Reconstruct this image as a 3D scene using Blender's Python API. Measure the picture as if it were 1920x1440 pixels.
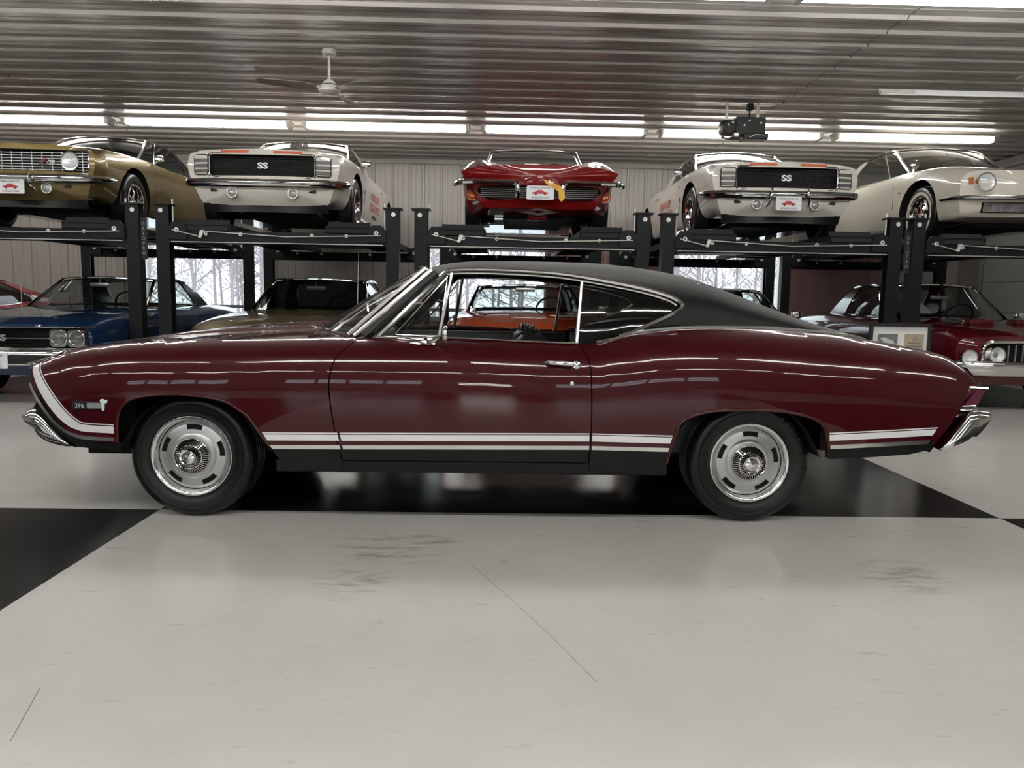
import bpy, bmesh, math, random
import numpy as np
from mathutils import Vector, Matrix
from mathutils.geometry import delaunay_2d_cdt

# ------------------------------------------------------------------ scene, camera, world, exposure
for o in list(bpy.data.objects): bpy.data.objects.remove(o, do_unlink=True)
SC = bpy.context.scene
COL = SC.collection
PI = math.pi
rad = math.radians

cam_d = bpy.data.cameras.new('camera'); cam_o = bpy.data.objects.new('camera', cam_d); COL.objects.link(cam_o)
cam_d.sensor_width = 36.0; cam_d.lens = 27.0375; cam_d.clip_start = 0.05; cam_d.clip_end = 300
_yaw, _pitch, _roll = 0.02260751, 0.11280403, 0.01687411
_f0 = Vector((math.sin(_yaw), math.cos(_yaw), 0)); _r0 = Vector((math.cos(_yaw), -math.sin(_yaw), 0)); _u0 = Vector((0, 0, 1))
_f = math.cos(_pitch)*_f0 - math.sin(_pitch)*_u0
_u = math.sin(_pitch)*_f0 + math.cos(_pitch)*_u0
_r = math.cos(_roll)*_r0 + math.sin(_roll)*_u
_up = math.cos(_roll)*_u - math.sin(_roll)*_r0
cam_o.matrix_world = Matrix(((_r.x, _up.x, -_f.x, 0), (_r.y, _up.y, -_f.y, 0), (_r.z, _up.z, -_f.z, 1.14464), (0, 0, 0, 1)))
SC.camera = cam_o

wd = bpy.data.worlds.new('overcast_sky'); SC.world = wd; wd.use_nodes = True
_n = wd.node_tree.nodes; _bg = _n['Background']
_bg.inputs['Color'].default_value = (0.90, 0.95, 1.0, 1); _bg.inputs['Strength'].default_value = 2.6

SC.view_settings.view_transform = 'Standard'; SC.view_settings.look = 'None'
SC.view_settings.gamma = 1.0; SC.view_settings.use_curve_mapping = False
SC.view_settings.exposure = 0.45
TUBE_STRENGTH = 26.0

# ------------------------------------------------------------------ materials
def new_mat(name):
    m = bpy.data.materials.new(name); m.use_nodes = True
    nt = m.node_tree; b = nt.nodes['Principled BSDF']
    return m, nt, b
def setin(b, **kw):
    names = dict(color='Base Color', rough='Roughness', metal='Metallic', coat='Coat Weight', coatr='Coat Roughness',
                 spec='Specular IOR Level', emit='Emission Color', emits='Emission Strength', trans='Transmission Weight', ior='IOR', sheen='Sheen Weight')
    for k, v in kw.items():
        if k in ('color', 'emit'): v = (*v, 1) if len(v) == 3 else v
        b.inputs[names[k]].default_value = v
def plain(name, color, rough=0.5, metal=0.0, var=0.06, scale=14.0, **kw):
    """principled with a faint procedural mottling of its colour and roughness"""
    m, nt, b = new_mat(name); setin(b, color=color, rough=rough, metal=metal, **kw)
    if var > 0:
        tc = nt.nodes.new('ShaderNodeTexCoord'); nz = nt.nodes.new('ShaderNodeTexNoise'); nz.inputs['Scale'].default_value = scale
        nz.inputs['Detail'].default_value = 3
        mx = nt.nodes.new('ShaderNodeMix'); mx.data_type = 'RGBA'
        a = [max(0, c*(1-var)) for c in color]; c2 = [min(1, c*(1+var)) for c in color]
        mx.inputs[6].default_value = (*a, 1); mx.inputs[7].default_value = (*c2, 1)
        nt.links.new(tc.outputs['Object'], nz.inputs['Vector']); nt.links.new(nz.outputs['Fac'], mx.inputs['Factor'])
        nt.links.new(mx.outputs[2], b.inputs['Base Color'])
    return m
def paint(name, color, metal=0.25, rough=0.38):
    return plain(name, color, rough=rough, metal=metal, var=0.03, scale=300, coat=1.0, coatr=0.02, spec=0.12)
def glassy(name, tint, ior=1.5, refl=1.0):
    m = bpy.data.materials.new(name); m.use_nodes = True; nt = m.node_tree; nt.nodes.clear()
    out = nt.nodes.new('ShaderNodeOutputMaterial'); mix = nt.nodes.new('ShaderNodeMixShader')
    tr = nt.nodes.new('ShaderNodeBsdfTransparent'); tr.inputs['Color'].default_value = (*tint, 1)
    gl = nt.nodes.new('ShaderNodeBsdfGlossy'); gl.inputs['Roughness'].default_value = 0.0
    gl.inputs['Color'].default_value = (refl, refl, refl, 1)
    lw = nt.nodes.new('ShaderNodeLayerWeight'); lw.inputs['Blend'].default_value = 0.5
    pw = nt.nodes.new('ShaderNodeMath'); pw.operation = 'POWER'; pw.inputs[1].default_value = 5.0
    f0 = ((ior-1)/(ior+1))**2
    fr = nt.nodes.new('ShaderNodeMath'); fr.operation = 'MULTIPLY_ADD'; fr.inputs[1].default_value = 1-f0; fr.inputs[2].default_value = f0*1.6
    nt.links.new(lw.outputs['Facing'], pw.inputs[0]); nt.links.new(pw.outputs[0], fr.inputs[0])
    nt.links.new(fr.outputs[0], mix.inputs[0]); nt.links.new(tr.outputs[0], mix.inputs[1]); nt.links.new(gl.outputs[0], mix.inputs[2])
    nt.links.new(mix.outputs[0], out.inputs[0])
    return m
M = {}
M['maroon'] = paint('maroon_paint', (0.056, 0.0004, 0.0040), metal=0.1)
M['maroon2'] = paint('dark_red_paint', (0.085, 0.003, 0.006), metal=0.1)
M['white_paint'] = paint('white_paint', (0.66, 0.63, 0.57), metal=0.0)
M['cream_paint'] = paint('cream_white_paint', (0.64, 0.60, 0.52), metal=0.0)
M['gold_paint'] = paint('olive_gold_paint', (0.17, 0.125, 0.042), metal=0.45)
M['gold2_paint'] = paint('bronze_gold_paint', (0.20, 0.15, 0.08), metal=0.45)
M['blue_paint'] = paint('deep_blue_paint', (0.006, 0.028, 0.085), metal=0.3)
M['red_paint'] = paint('bright_red_paint', (0.42, 0.010, 0.012), metal=0.05)
M['corv_red'] = paint('rally_red_paint', (0.19, 0.006, 0.007), metal=0.05)
M['orange_paint'] = paint('burnt_orange_paint', (0.42, 0.055, 0.008), metal=0.1)
M['black_paint'] = paint('black_paint', (0.012, 0.012, 0.013), metal=0.0)
M['satin_black'] = plain('satin_black', (0.0065, 0.007, 0.007), rough=0.42, spec=0.3)
M['stripe_white'] = plain('stripe_white', (0.93, 0.93, 0.96), rough=0.25, coat=1.0, coatr=0.03)
M['stripe_orange'] = plain('stripe_orange', (0.62, 0.10, 0.03), rough=0.3, coat=1.0, coatr=0.03)
M['chrome'] = plain('chrome', (0.83, 0.83, 0.82), rough=0.06, metal=1.0, var=0.02)
M['steel'] = plain('silver_painted_steel', (0.56, 0.57, 0.57), rough=0.30, metal=0.75, var=0.03)
M['stainless'] = plain('stainless_trim', (0.86, 0.86, 0.85), rough=0.20, metal=1.0, var=0.02)
M['alu'] = plain('brushed_aluminium', (0.6, 0.6, 0.58), rough=0.3, metal=1.0)
M['rubber'] = plain('tyre_rubber', (0.0075, 0.0075, 0.008), rough=0.30, var=0.15, scale=40, spec=0.40)
M['rubber_white'] = plain('whitewall', (0.75, 0.72, 0.62), rough=0.5)
M['black'] = plain('flat_black', (0.008, 0.008, 0.008), rough=0.75)
M['trim_black'] = plain('black_trim', (0.012, 0.012, 0.013), rough=0.45)
M['vinyl_seat'] = plain('black_vinyl_seat', (0.016, 0.016, 0.017), rough=0.4)
M['lens'] = glassy('lamp_lens', (0.96, 0.97, 0.98), ior=1.55)
M['lamp_bowl'] = plain('lamp_reflector', (0.93, 0.94, 0.95), rough=0.25, metal=0.35, var=0.05)
M['lamp_grey'] = plain('grey_lamp_glass', (0.34, 0.34, 0.33), rough=0.25, metal=0.3, coat=1.0)
M['amber'] = plain('amber_lens', (0.55, 0.13, 0.02), rough=0.15, coat=1.0)
M['red_lens'] = plain('red_lens', (0.12, 0.010, 0.035), rough=0.12, coat=1.0)
M['lamp_slot'] = plain('dark_lamp_slot', (0.10, 0.10, 0.10), rough=0.2, coat=1.0)
M['glass'] = glassy('car_glass', (0.70, 0.725, 0.715))
M['glass_dark'] = glassy('tinted_glass', (0.30, 0.33, 0.33))
M['glass_clear'] = glassy('window_pane', (0.90, 0.94, 0.94), ior=1.45)
M['plate'] = plain('plate_white', (0.74, 0.74, 0.78), rough=0.35)
M['print_red'] = plain('print_red', (0.45, 0.03, 0.05), rough=0.5)
M['print_dark'] = plain('print_dark', (0.03, 0.035, 0.04), rough=0.5)
M['tag_yellow'] = plain('yellow_tag', (0.72, 0.42, 0.03), rough=0.5)
M['lift'] = plain('lift_charcoal', (0.0068, 0.0075, 0.009), rough=0.45, var=0.25, scale=6, spec=0.22)
M['lift_pad'] = plain('lift_plate_grey', (0.016, 0.017, 0.020), rough=0.5, var=0.2, scale=9)
M['bolt'] = plain('zinc_bolt', (0.62, 0.62, 0.58), rough=0.4, metal=0.4)
M['wire'] = plain('steel_cable', (0.55, 0.54, 0.50), rough=0.4, metal=0.5)
M['fan'] = plain('fan_white', (0.62, 0.60, 0.56), rough=0.4)
M['fan_blade'] = plain('fan_blade_brown', (0.22, 0.18, 0.15), rough=0.5)
M['paper'] = plain('paper', (0.72, 0.72, 0.72), rough=0.6)
M['mat_board'] = plain('mat_board', (0.74, 0.74, 0.74), rough=0.6)
M['frame_black'] = plain('frame_black', (0.018, 0.017, 0.016), rough=0.4)
M['soft_top'] = plain('beige_soft_top', (0.50, 0.44, 0.38), rough=0.6)
M['white_top'] = plain('white_top', (0.62, 0.60, 0.57), rough=0.5)
M['bark'] = plain('bare_bark', (0.30, 0.26, 0.27), rough=0.9, var=0.3)

def vinyl():
    m, nt, b = new_mat('black_vinyl_top'); setin(b, color=(0.0068, 0.0073, 0.0073), rough=0.52, spec=0.32)
    tc = nt.nodes.new('ShaderNodeTexCoord'); nz = nt.nodes.new('ShaderNodeTexNoise'); nz.inputs['Scale'].default_value = 420; nz.inputs['Detail'].default_value = 2
    bp = nt.nodes.new('ShaderNodeBump'); bp.inputs['Strength'].default_value = 0.25; bp.inputs['Distance'].default_value = 0.002
    nt.links.new(tc.outputs['Object'], nz.inputs['Vector']); nt.links.new(nz.outputs['Fac'], bp.inputs['Height']); nt.links.new(bp.outputs[0], b.inputs['Normal'])
    return m
M['vinyl'] = vinyl()

def floor_mat():
    m, nt, b = new_mat('painted_floor'); N = nt.nodes.new; L = nt.links.new
    tc = N('ShaderNodeTexCoord'); mp = N('ShaderNodeMapping'); mp.inputs['Location'].default_value = (1.755/4.492+1, -3.991/4.492, 0.001)
    mp.inputs['Scale'].default_value = (1/4.492, 1/4.492, 1e-6)
    ck = N('ShaderNodeTexChecker'); ck.inputs['Scale'].default_value = 1.0
    L(tc.outputs['Object'], mp.inputs['Vector']); L(mp.outputs[0], ck.inputs['Vector'])
    # scuffs and cloudy wear on the light paint
    n1 = N('ShaderNodeTexNoise'); n1.inputs['Scale'].default_value = 0.9; n1.inputs['Detail'].default_value = 6; n1.inputs['Roughness'].default_value = 0.6
    L(tc.outputs['Object'], n1.inputs['Vector'])
    cr = N('ShaderNodeValToRGB'); cr.color_ramp.elements[0].position = 0.15; cr.color_ramp.elements[0].color = (0.55, 0.54, 0.515, 1)
    cr.color_ramp.elements[1].position = 0.95; cr.color_ramp.elements[1].color = (0.72, 0.71, 0.685, 1)
    L(n1.outputs['Fac'], cr.inputs[0])
    mp2 = N('ShaderNodeMapping'); mp2.inputs['Scale'].default_value = (1.6, 5.5, 1); mp2.inputs['Rotation'].default_value = (0, 0, 0.35)
    L(tc.outputs['Object'], mp2.inputs['Vector'])
    n2 = N('ShaderNodeTexNoise'); n2.inputs['Scale'].default_value = 3.2; n2.inputs['Detail'].default_value = 8; n2.inputs['Roughness'].default_value = 0.72
    L(mp2.outputs[0], n2.inputs['Vector'])
    r2 = N('ShaderNodeValToRGB'); r2.color_ramp.elements[0].position = 0.605; r2.color_ramp.elements[0].color = (0, 0, 0, 1)
    r2.color_ramp.elements[1].position = 0.72; r2.color_ramp.elements[1].color = (1, 1, 1, 1)
    L(n2.outputs['Fac'], r2.inputs[0])
    # two worn brown scuffs in the paint
    src = r2.outputs[0]
    r3 = N('ShaderNodeValToRGB'); r3.color_ramp.elements[0].position = 0.47; r3.color_ramp.elements[0].color = (0, 0, 0, 1); r3.color_ramp.elements[1].position = 0.60
    L(n2.outputs['Fac'], r3.inputs[0])
    for px_, py_, rr_ in ((-0.48, 3.40, 0.30), (-0.30, 3.47, 0.22), (-0.56, 2.98, 0.20), (1.75, 3.1, 0.25)):
        ds = N('ShaderNodeVectorMath'); ds.operation = 'DISTANCE'; ds.inputs[1].default_value = (px_, py_, 0); L(tc.outputs['Object'], ds.inputs[0])
        mr_ = N('ShaderNodeMapRange'); mr_.inputs['From Min'].default_value = rr_*0.35; mr_.inputs['From Max'].default_value = rr_; mr_.inputs['To Min'].default_value = 1; mr_.inputs['To Max'].default_value = 0
        L(ds.outputs['Value'], mr_.inputs['Value'])
        ml = N('ShaderNodeMath'); ml.operation = 'MULTIPLY'; L(mr_.outputs[0], ml.inputs[0]); L(r3.outputs[0], ml.inputs[1])
        mxx = N('ShaderNodeMath'); mxx.operation = 'MAXIMUM'; L(src, mxx.inputs[0]); L(ml.outputs[0], mxx.inputs[1]); src = mxx.outputs[0]
    mm = N('ShaderNodeMath'); mm.operation = 'MULTIPLY'; mm.inputs[1].default_value = 0.50; L(src, mm.inputs[0])
    dirt = N('ShaderNodeMix'); dirt.data_type = 'RGBA'; dirt.inputs[7].default_value = (0.22, 0.17, 0.13, 1)
    L(mm.outputs[0], dirt.inputs['Factor']); L(cr.outputs[0], dirt.inputs[6])
    mix = N('ShaderNodeMix'); mix.data_type = 'RGBA'; mix.inputs[7].default_value = (0.0035, 0.0035, 0.004, 1)
    L(ck.outputs['Fac'], mix.inputs['Factor']); L(dirt.outputs[2], mix.inputs[6]); L(mix.outputs[2], b.inputs['Base Color'])
    rr = N('ShaderNodeMapRange'); rr.inputs['To Min'].default_value = 0.16; rr.inputs['To Max'].default_value = 0.34
    b.inputs['Roughness'].default_value = 0.19
    n3 = N('ShaderNodeTexNoise'); n3.inputs['Scale'].default_value = 6; n3.inputs['Detail'].default_value = 3
    L(tc.outputs['Object'], n3.inputs['Vector'])
    bp = N('ShaderNodeBump'); bp.inputs['Strength'].default_value = 0.06; bp.inputs['Distance'].default_value = 0.02
    pass
    b.inputs['Specular IOR Level'].default_value = 0.42
    return m
M['floor'] = floor_mat()

def sheet_mat(name, c1, c2, rough, sx, sy, sz, metal=0.0):
    """painted sheet steel with long soft streaks"""
    m, nt, b = new_mat(name); N = nt.nodes.new; L = nt.links.new
    tc = N('ShaderNodeTexCoord'); mp = N('ShaderNodeMapping'); mp.inputs['Scale'].default_value = (sx, sy, sz)
    nz = N('ShaderNodeTexNoise'); nz.inputs['Scale'].default_value = 1.0; nz.inputs['Detail'].default_value = 5
    L(tc.outputs['Object'], mp.inputs['Vector']); L(mp.outputs[0], nz.inputs['Vector'])
    mx = N('ShaderNodeMix'); mx.data_type = 'RGBA'; mx.inputs[6].default_value = (*c1, 1); mx.inputs[7].default_value = (*c2, 1)
    L(nz.outputs['Fac'], mx.inputs['Factor']); L(mx.outputs[2], b.inputs['Base Color'])
    mr = N('ShaderNodeMapRange'); mr.inputs['To Min'].default_value = rough*0.8; mr.inputs['To Max'].default_value = rough*1.25
    L(nz.outputs['Fac'], mr.inputs['Value']); L(mr.outputs[0], b.inputs['Roughness'])
    b.inputs['Metallic'].default_value = metal
    return m
M['ceil'] = sheet_mat('ceiling_sheet', (0.36, 0.34, 0.315), (0.43, 0.41, 0.385), 0.27, 0.5, 14, 14, 0.0)
M['wall'] = sheet_mat('wall_sheet', (0.33, 0.305, 0.275), (0.385, 0.36, 0.33), 0.34, 9, 9, 0.5)
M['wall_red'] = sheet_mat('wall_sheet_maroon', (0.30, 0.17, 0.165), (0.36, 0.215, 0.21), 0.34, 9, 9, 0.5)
M['wall_white'] = sheet_mat('wall_white', (0.60, 0.58, 0.54), (0.66, 0.64, 0.60), 0.4, 3, 3, 3)
M['door_panel'] = sheet_mat('garage_door_panel', (0.42, 0.42, 0.40), (0.48, 0.48, 0.46), 0.4, 2, 2, 6)
M['ground'] = plain('snowy_ground', (0.55, 0.55, 0.56), rough=0.9, var=0.25, scale=0.6)
def emit_mat(name, color, s):
    m, nt, b = new_mat(name); setin(b, color=(0.9, 0.9, 0.9), emit=color, emits=s, rough=0.4); return m
M['tube'] = emit_mat('lit_tube', (1.0, 0.985, 0.95), TUBE_STRENGTH)

# ------------------------------------------------------------------ mesh helpers
class MB:
    """collects shapes; build() links them as ONE mesh object"""
    def __init__(s): s.v = []; s.f = []; s.m = []; s.mi = 0
    def add(s, vs, fs):
        o = len(s.v); s.v += [tuple(map(float, p)) for p in vs]; s.f += [tuple(i+o for i in f) for f in fs]; s.m += [s.mi]*len(fs); return s
    def box(s, x0, x1, y0, y1, z0, z1):
        vs = [(x, y, z) for x in (x0, x1) for y in (y0, y1) for z in (z0, z1)]
        return s.add(vs, [(0, 1, 3, 2), (4, 6, 7, 5), (0, 4, 5, 1), (2, 3, 7, 6), (0, 2, 6, 4), (1, 5, 7, 3)])
    def rbox(s, x0, x1, y0, y1, z0, z1, r=0.01, seg=2):
        bm = bmesh.new(); bmesh.ops.create_cube(bm, size=1)
        for v in bm.verts: v.co = Vector(((x0+x1)/2+v.co.x*(x1-x0), (y0+y1)/2+v.co.y*(y1-y0), (z0+z1)/2+v.co.z*(z1-z0)))
        bmesh.ops.bevel(bm, geom=list(bm.edges), offset=r, segments=seg, profile=0.5, affect='EDGES', clamp_overlap=True)
        bm.verts.index_update(); s.add([v.co for v in bm.verts], [[v.index for v in f.verts] for f in bm.faces]); bm.free(); return s
    def ring_loft(s, rings, closed=True, cap0=True, cap1=True):
        n = len(rings[0]); vs = [p for r in rings for p in r]; fs = []
        for i in range(len(rings)-1):
            for j in range(n if closed else n-1):
                k = (j+1) % n; fs.append((i*n+j, i*n+k, (i+1)*n+k, (i+1)*n+j))
        if cap0: fs.append(tuple(range(n-1, -1, -1)))
        if cap1: fs.append(tuple((len(rings)-1)*n+j for j in range(n)))
        return s.add(vs, fs)
    def tube(s, pts, r, n=8, closed=False, flat=1.0, caps=True):
        P = [Vector(p) for p in pts]; m = len(P); rings = []; prev = None
        rr = r if hasattr(r, '__len__') else [r]*m
        for i in range(m):
            if closed: t = P[(i+1) % m]-P[i-1]
            else: t = P[min(i+1, m-1)]-P[max(i-1, 0)]
            t.normalize()
            if prev is None:
                a = Vector((0, 0, 1)) if abs(t.z) < 0.9 else Vector((1, 0, 0)); nn = (a - t*a.dot(t)).normalized()
            else: nn = (prev - t*prev.dot(t)).normalized()
            prev = nn; bb = t.cross(nn)
            rings.append([P[i] + nn*math.cos(2*PI*k/n)*rr[i] + bb*math.sin(2*PI*k/n)*rr[i]*flat for k in range(n)])
        if closed: rings.append(rings[0]); return s.ring_loft(rings, cap0=False, cap1=False)
        return s.ring_loft(rings, cap0=caps, cap1=caps)
    def cyl(s, a, b, r, n=16, r2=None):
        return s.tube([a, b], [r, r if r2 is None else r2], n)
    def lathe(s, prof, n=48, axis='y', c=(0, 0, 0), close=False):
        """prof: list of (radius, along-axis)"""
        rings = []
        for k in range(n):
            a = 2*PI*k/n; ca, sa = math.cos(a), math.sin(a)
            if axis == 'y': rings.append([(c[0]+r*ca, c[1]+h, c[2]+r*sa) for r, h in prof])
            elif axis == 'z': rings.append([(c[0]+r*ca, c[1]+r*sa, c[2]+h) for r, h in prof])
            else: rings.append([(c[0]+h, c[1]+r*ca, c[2]+r*sa) for r, h in prof])
        rings.append(rings[0]); m = len(prof); vs = [p for r in rings[:-1] for p in r]; fs = []
        for i in range(n):
            i2 = (i+1) % n
            for j in range(m if close else m-1):
                k = (j+1) % m; fs.append((i*m+j, i2*m+j, i2*m+k, i*m+k))
        return s.add(vs, fs)
    def prism(s, poly, axis, a, b):
        """poly 2D list extruded along axis ('x','y','z') from a to b"""
        n = len(poly)
        def P(p, h): return {'x': (h, p[0], p[1]), 'y': (p[0], h, p[1]), 'z': (p[0], p[1], h)}[axis]
        return s.add([P(p, a) for p in poly]+[P(p, b) for p in poly],
                     [tuple(range(n))[::-1], tuple(range(n, 2*n))]+[(i, (i+1) % n, n+(i+1) % n, n+i) for i in range(n)])
    def grid(s, G):
        """G[i][j] of points"""
        a, b = len(G), len(G[0]); return s.add([p for r in G for p in r], [(i*b+j, i*b+j+1, (i+1)*b+j+1, (i+1)*b+j) for i in range(a-1) for j in range(b-1)])
    def mesh(s, name, mats, smooth=35, recalc=True, weld=None):
        me = bpy.data.meshes.new(name); me.from_pydata(s.v, [], s.f)
        for mt in (mats if isinstance(mats, (list, tuple)) else [mats]): me.materials.append(M[mt] if isinstance(mt, str) else mt)
        me.polygons.foreach_set('material_index', s.m)
        if recalc or weld:
            bm = bmesh.new(); bm.from_mesh(me)
            if weld: bmesh.ops.remove_doubles(bm, verts=bm.verts, dist=weld)
            if recalc: bmesh.ops.recalc_face_normals(bm, faces=bm.faces)
            bm.to_mesh(me); bm.free()
        me.update()
        if smooth: me.shade_smooth(); me.set_sharp_from_angle(angle=rad(smooth))
        return me
    def build(s, name, mats, parent=None, smooth=35, loc=None, recalc=True, weld=None):
        return link(name, s.mesh(name, mats, smooth, recalc, weld), parent, loc)
def link(name, me, parent=None, loc=None):
    o = bpy.data.objects.new(name, me); COL.objects.link(o)
    if parent is not None: o.parent = parent
    if loc is not None: o.location = loc
    return o
def tag(o, label=None, cat=None, group=None, kind=None):
    if label: o['label'] = label
    if cat: o['category'] = cat
    if group: o['group'] = group
    if kind: o['kind'] = kind
    return o
def thing(name, label, cat, loc=(0, 0, 0), rz=0, group=None):
    o = bpy.data.objects.new(name, None); COL.objects.link(o); o.location = loc; o.rotation_euler = (0, 0, rz); o.empty_display_size = 0.2
    return tag(o, label, cat, group)
def copy_tree(o, parent=None):
    c = o.copy(); COL.objects.link(c); c.parent = parent
    for ch in list(o.children): copy_tree(ch, c)
    return c
_txt = {}
def text_mesh(s, size, depth, mat, align='CENTER', shear=0.0, bold=0.0):
    key = (s, size, depth, mat, align, shear, bold)
    if key in _txt: return _txt[key]
    cu = bpy.data.curves.new('lettering', 'FONT'); cu.body = s; cu.size = size; cu.extrude = depth; cu.align_x = align; cu.align_y = 'CENTER'; cu.shear = shear
    cu.resolution_u = 3; cu.offset = bold
    ob = bpy.data.objects.new('tmp_text', cu); COL.objects.link(ob)
    dg = bpy.context.evaluated_depsgraph_get(); me = bpy.data.meshes.new_from_object(ob.evaluated_get(dg)); me.name = 'lettering'
    bpy.data.objects.remove(ob, do_unlink=True); me.materials.clear(); me.materials.append(M[mat]); _txt[key] = me
    return me
def pchip(x, Y, xq):
    x = np.asarray(x, float); Y = np.asarray(Y, float); xq = np.clip(np.asarray(xq, float), x[0], x[-1])
    sh = Y.shape[1:]; Yr = Y.reshape(len(x), -1); h = np.diff(x)[:, None]; d = np.diff(Yr, axis=0)/h
    m = np.zeros_like(Yr); m[0] = d[0]; m[-1] = d[-1]
    if len(x) > 2:
        a, b = d[:-1], d[1:]; w1 = 2*h[1:]+h[:-1]; w2 = h[1:]+2*h[:-1]
        with np.errstate(divide='ignore', invalid='ignore'): hm = (w1+w2)/(w1/a+w2/b)
        m[1:-1] = np.where(a*b > 0, hm, 0)
    i = np.clip(np.searchsorted(x, xq, side='right')-1, 0, len(x)-2); t = ((xq-x[i])/(x[i+1]-x[i]))[:, None]; hh = (x[i+1]-x[i])[:, None]
    r = (2*t**3-3*t**2+1)*Yr[i]+(t**3-2*t**2+t)*hh*m[i]+(-2*t**3+3*t**2)*Yr[i+1]+(t**3-t**2)*hh*m[i+1]
    return r.reshape((len(xq),)+sh)
def curve(pts):
    x = [p[0] for p in pts]; y = [p[1] for p in pts]
    return lambda q: pchip(x, y, np.atleast_1d(q)) if hasattr(q, '__len__') else float(pchip(x, y, np.array([q]))[0])
def resample(pts, step):
    P = np.array(pts, float); out = [P[0]]
    for a, b in zip(P[:-1], P[1:]):
        n = max(1, int(round(np.linalg.norm(b-a)/step)))
        for k in range(1, n+1): out.append(a+(b-a)*k/n)
    return np.array(out)
def smooth_poly(pts, n=6):
    """Catmull-Rom through an open polyline"""
    P = [np.array(p, float) for p in pts]; out = []
    for i in range(len(P)-1):
        p0 = P[i-1] if i > 0 else 2*P[0]-P[1]; p1, p2 = P[i], P[i+1]; p3 = P[i+2] if i+2 < len(P) else 2*P[-1]-P[-2]
        for k in range(n):
            t = k/n; out.append(0.5*((2*p1)+(-p0+p2)*t+(2*p0-5*p1+4*p2-p3)*t*t+(-p0+3*p1-3*p2+p3)*t**3))
    out.append(P[-1]); return out
def rrect(x0, x1, y0, y1, r, n=4):
    out = []
    for cx, cy, a0 in ((x1-r, y1-r, 0), (x0+r, y1-r, 90), (x0+r, y0+r, 180), (x1-r, y0+r, 270)):
        for k in range(n+1):
            a = rad(a0+90*k/n); out.append((cx+r*math.cos(a), cy+r*math.sin(a)))
    return out

# ------------------------------------------------------------------ the room
ZC = 3.55; YB = 14.0; YF = -10.0; XL = -12.2; XR = 8.42
def struct(o): o['kind'] = 'structure'; return o
fl = MB().box(XL, XR, YF, YB, -0.12, 0.0).build('floor', 'floor', smooth=0); struct(fl)
# ceiling: sheets of ribbed steel, ribs run along X
ceil = MB().box(XL, XR, YF, YB, ZC+0.03, ZC+0.09).build('ceiling', 'ceil', smooth=0); struct(ceil)
RIB = 0.3565
def rib_profile(n, pitch):
    """cross-section of a ribbed sheet hanging below z=0: (along, drop)"""
    p = []
    for k in range(n):
        o = k*pitch
        p += [(o, 0.0), (o+0.010, 0.0), (o+0.036, 0.028), (o+0.066, 0.028), (o+0.092, 0.0), (o+0.215, 0.0), (o+0.221, 0.003), (o+0.232, 0.003), (o+0.238, 0.0)]
    p.append((n*pitch, 0.0)); return p
def ribbed(x0, x1, pitch=RIB, n=3, thick=0.012):
    pr = rib_profile(n, pitch); m = MB(); k = len(pr)
    vs = []
    for x in (x0, x1):
        vs += [(x, a, -d) for a, d in pr] + [(x, a, -d+thick) for a, d in pr]
    fs = []
    for j in range(k-1):
        fs += [(j, j+1, 2*k+j+1, 2*k+j), (k+j, 3*k+j, 3*k+j+1, k+j+1)]
    for b in (0, 2*k): fs += [(b+j, b+k+j, b+k+j+1, b+j+1) for j in range(k-1)]
    m.add(vs, fs); return m
segs = [(XL, -5.6), (-5.59, 3.45), (3.46, XR)]
me_c = [ribbed(a, b).mesh('ceiling_panel', 'ceil', smooth=0) for a, b in segs]
y = 6.72 - 3*RIB*16
while y < YB - 0.3:
    for me in me_c: link('ceiling_panel', me, ceil, (0, y, ZC+0.012))
    y += 3*RIB
# back wall: ribbed sheets with three window openings
wb = MB()
wins = [(-6.35, -3.97), (-1.35, 0.92), (3.02, 5.20)]; WZ0, WZ1 = 0.72, 2.02
edges = [XL]+[e for w in wins for e in w]+[XR]
for a, b in zip(edges[::2], edges[1::2]): wb.box(a, b, YB+0.02, YB+0.16, 0, ZC+0.03)
for a, b in wins: wb.box(a, b, YB+0.02, YB+0.16, 0, WZ0); wb.box(a, b, YB+0.02, YB+0.16, WZ1, ZC+0.03)
wback = wb.build('wall_back', 'wall', smooth=0); struct(wback)
def vsheet(width, z0, z1, pitch=0.318):
    pr = []; o = 0
    while o < width-0.02:
        pr += [(o+0.0, 0), (o+0.008, 0), (o+0.02, 0.022), (o+0.05, 0.022), (o+0.062, 0), (o+0.13, 0), (o+0.136, 0.004), (o+0.15, 0.004), (o+0.156, 0), (o+0.22, 0), (o+0.226, 0.004), (o+0.24, 0.004), (o+0.246, 0)]
        o += pitch
    pr = [p for p in pr if p[0] < width-0.001]+[(width, 0)]
    m = MB(); k = len(pr); vs = []
    for z in (z0, z1): vs += [(a, -d, z) for a, d in pr]+[(a, 0.012, z) for a, d in pr]
    fs = []
    for j in range(k-1): fs += [(j, j+1, 2*k+j+1, 2*k+j), (k+j, 3*k+j, 3*k+j+1, k+j+1)]
    for b in (0, 2*k): fs += [(b+j, b+k+j, b+k+j+1, b+j+1) for j in range(k-1)]
    m.add(vs, fs); return m
def wall_run(x0, x1, z0, z1, mat, pw=0.954):
    n = max(1, int(round((x1-x0)/pw))); w = (x1-x0)/n
    me = vsheet(w, z0, z1).mesh('wall_panel', mat, smooth=0)
    for k in range(n): link('wall_panel', me, wback, (x0+k*w, YB, 0))
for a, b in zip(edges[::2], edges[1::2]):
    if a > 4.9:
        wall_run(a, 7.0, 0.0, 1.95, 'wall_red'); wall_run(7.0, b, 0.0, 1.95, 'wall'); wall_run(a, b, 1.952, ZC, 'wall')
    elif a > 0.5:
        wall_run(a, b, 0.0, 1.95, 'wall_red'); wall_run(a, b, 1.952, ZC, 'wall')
    else: wall_run(a, b, 0.0, ZC, 'wall')
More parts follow.
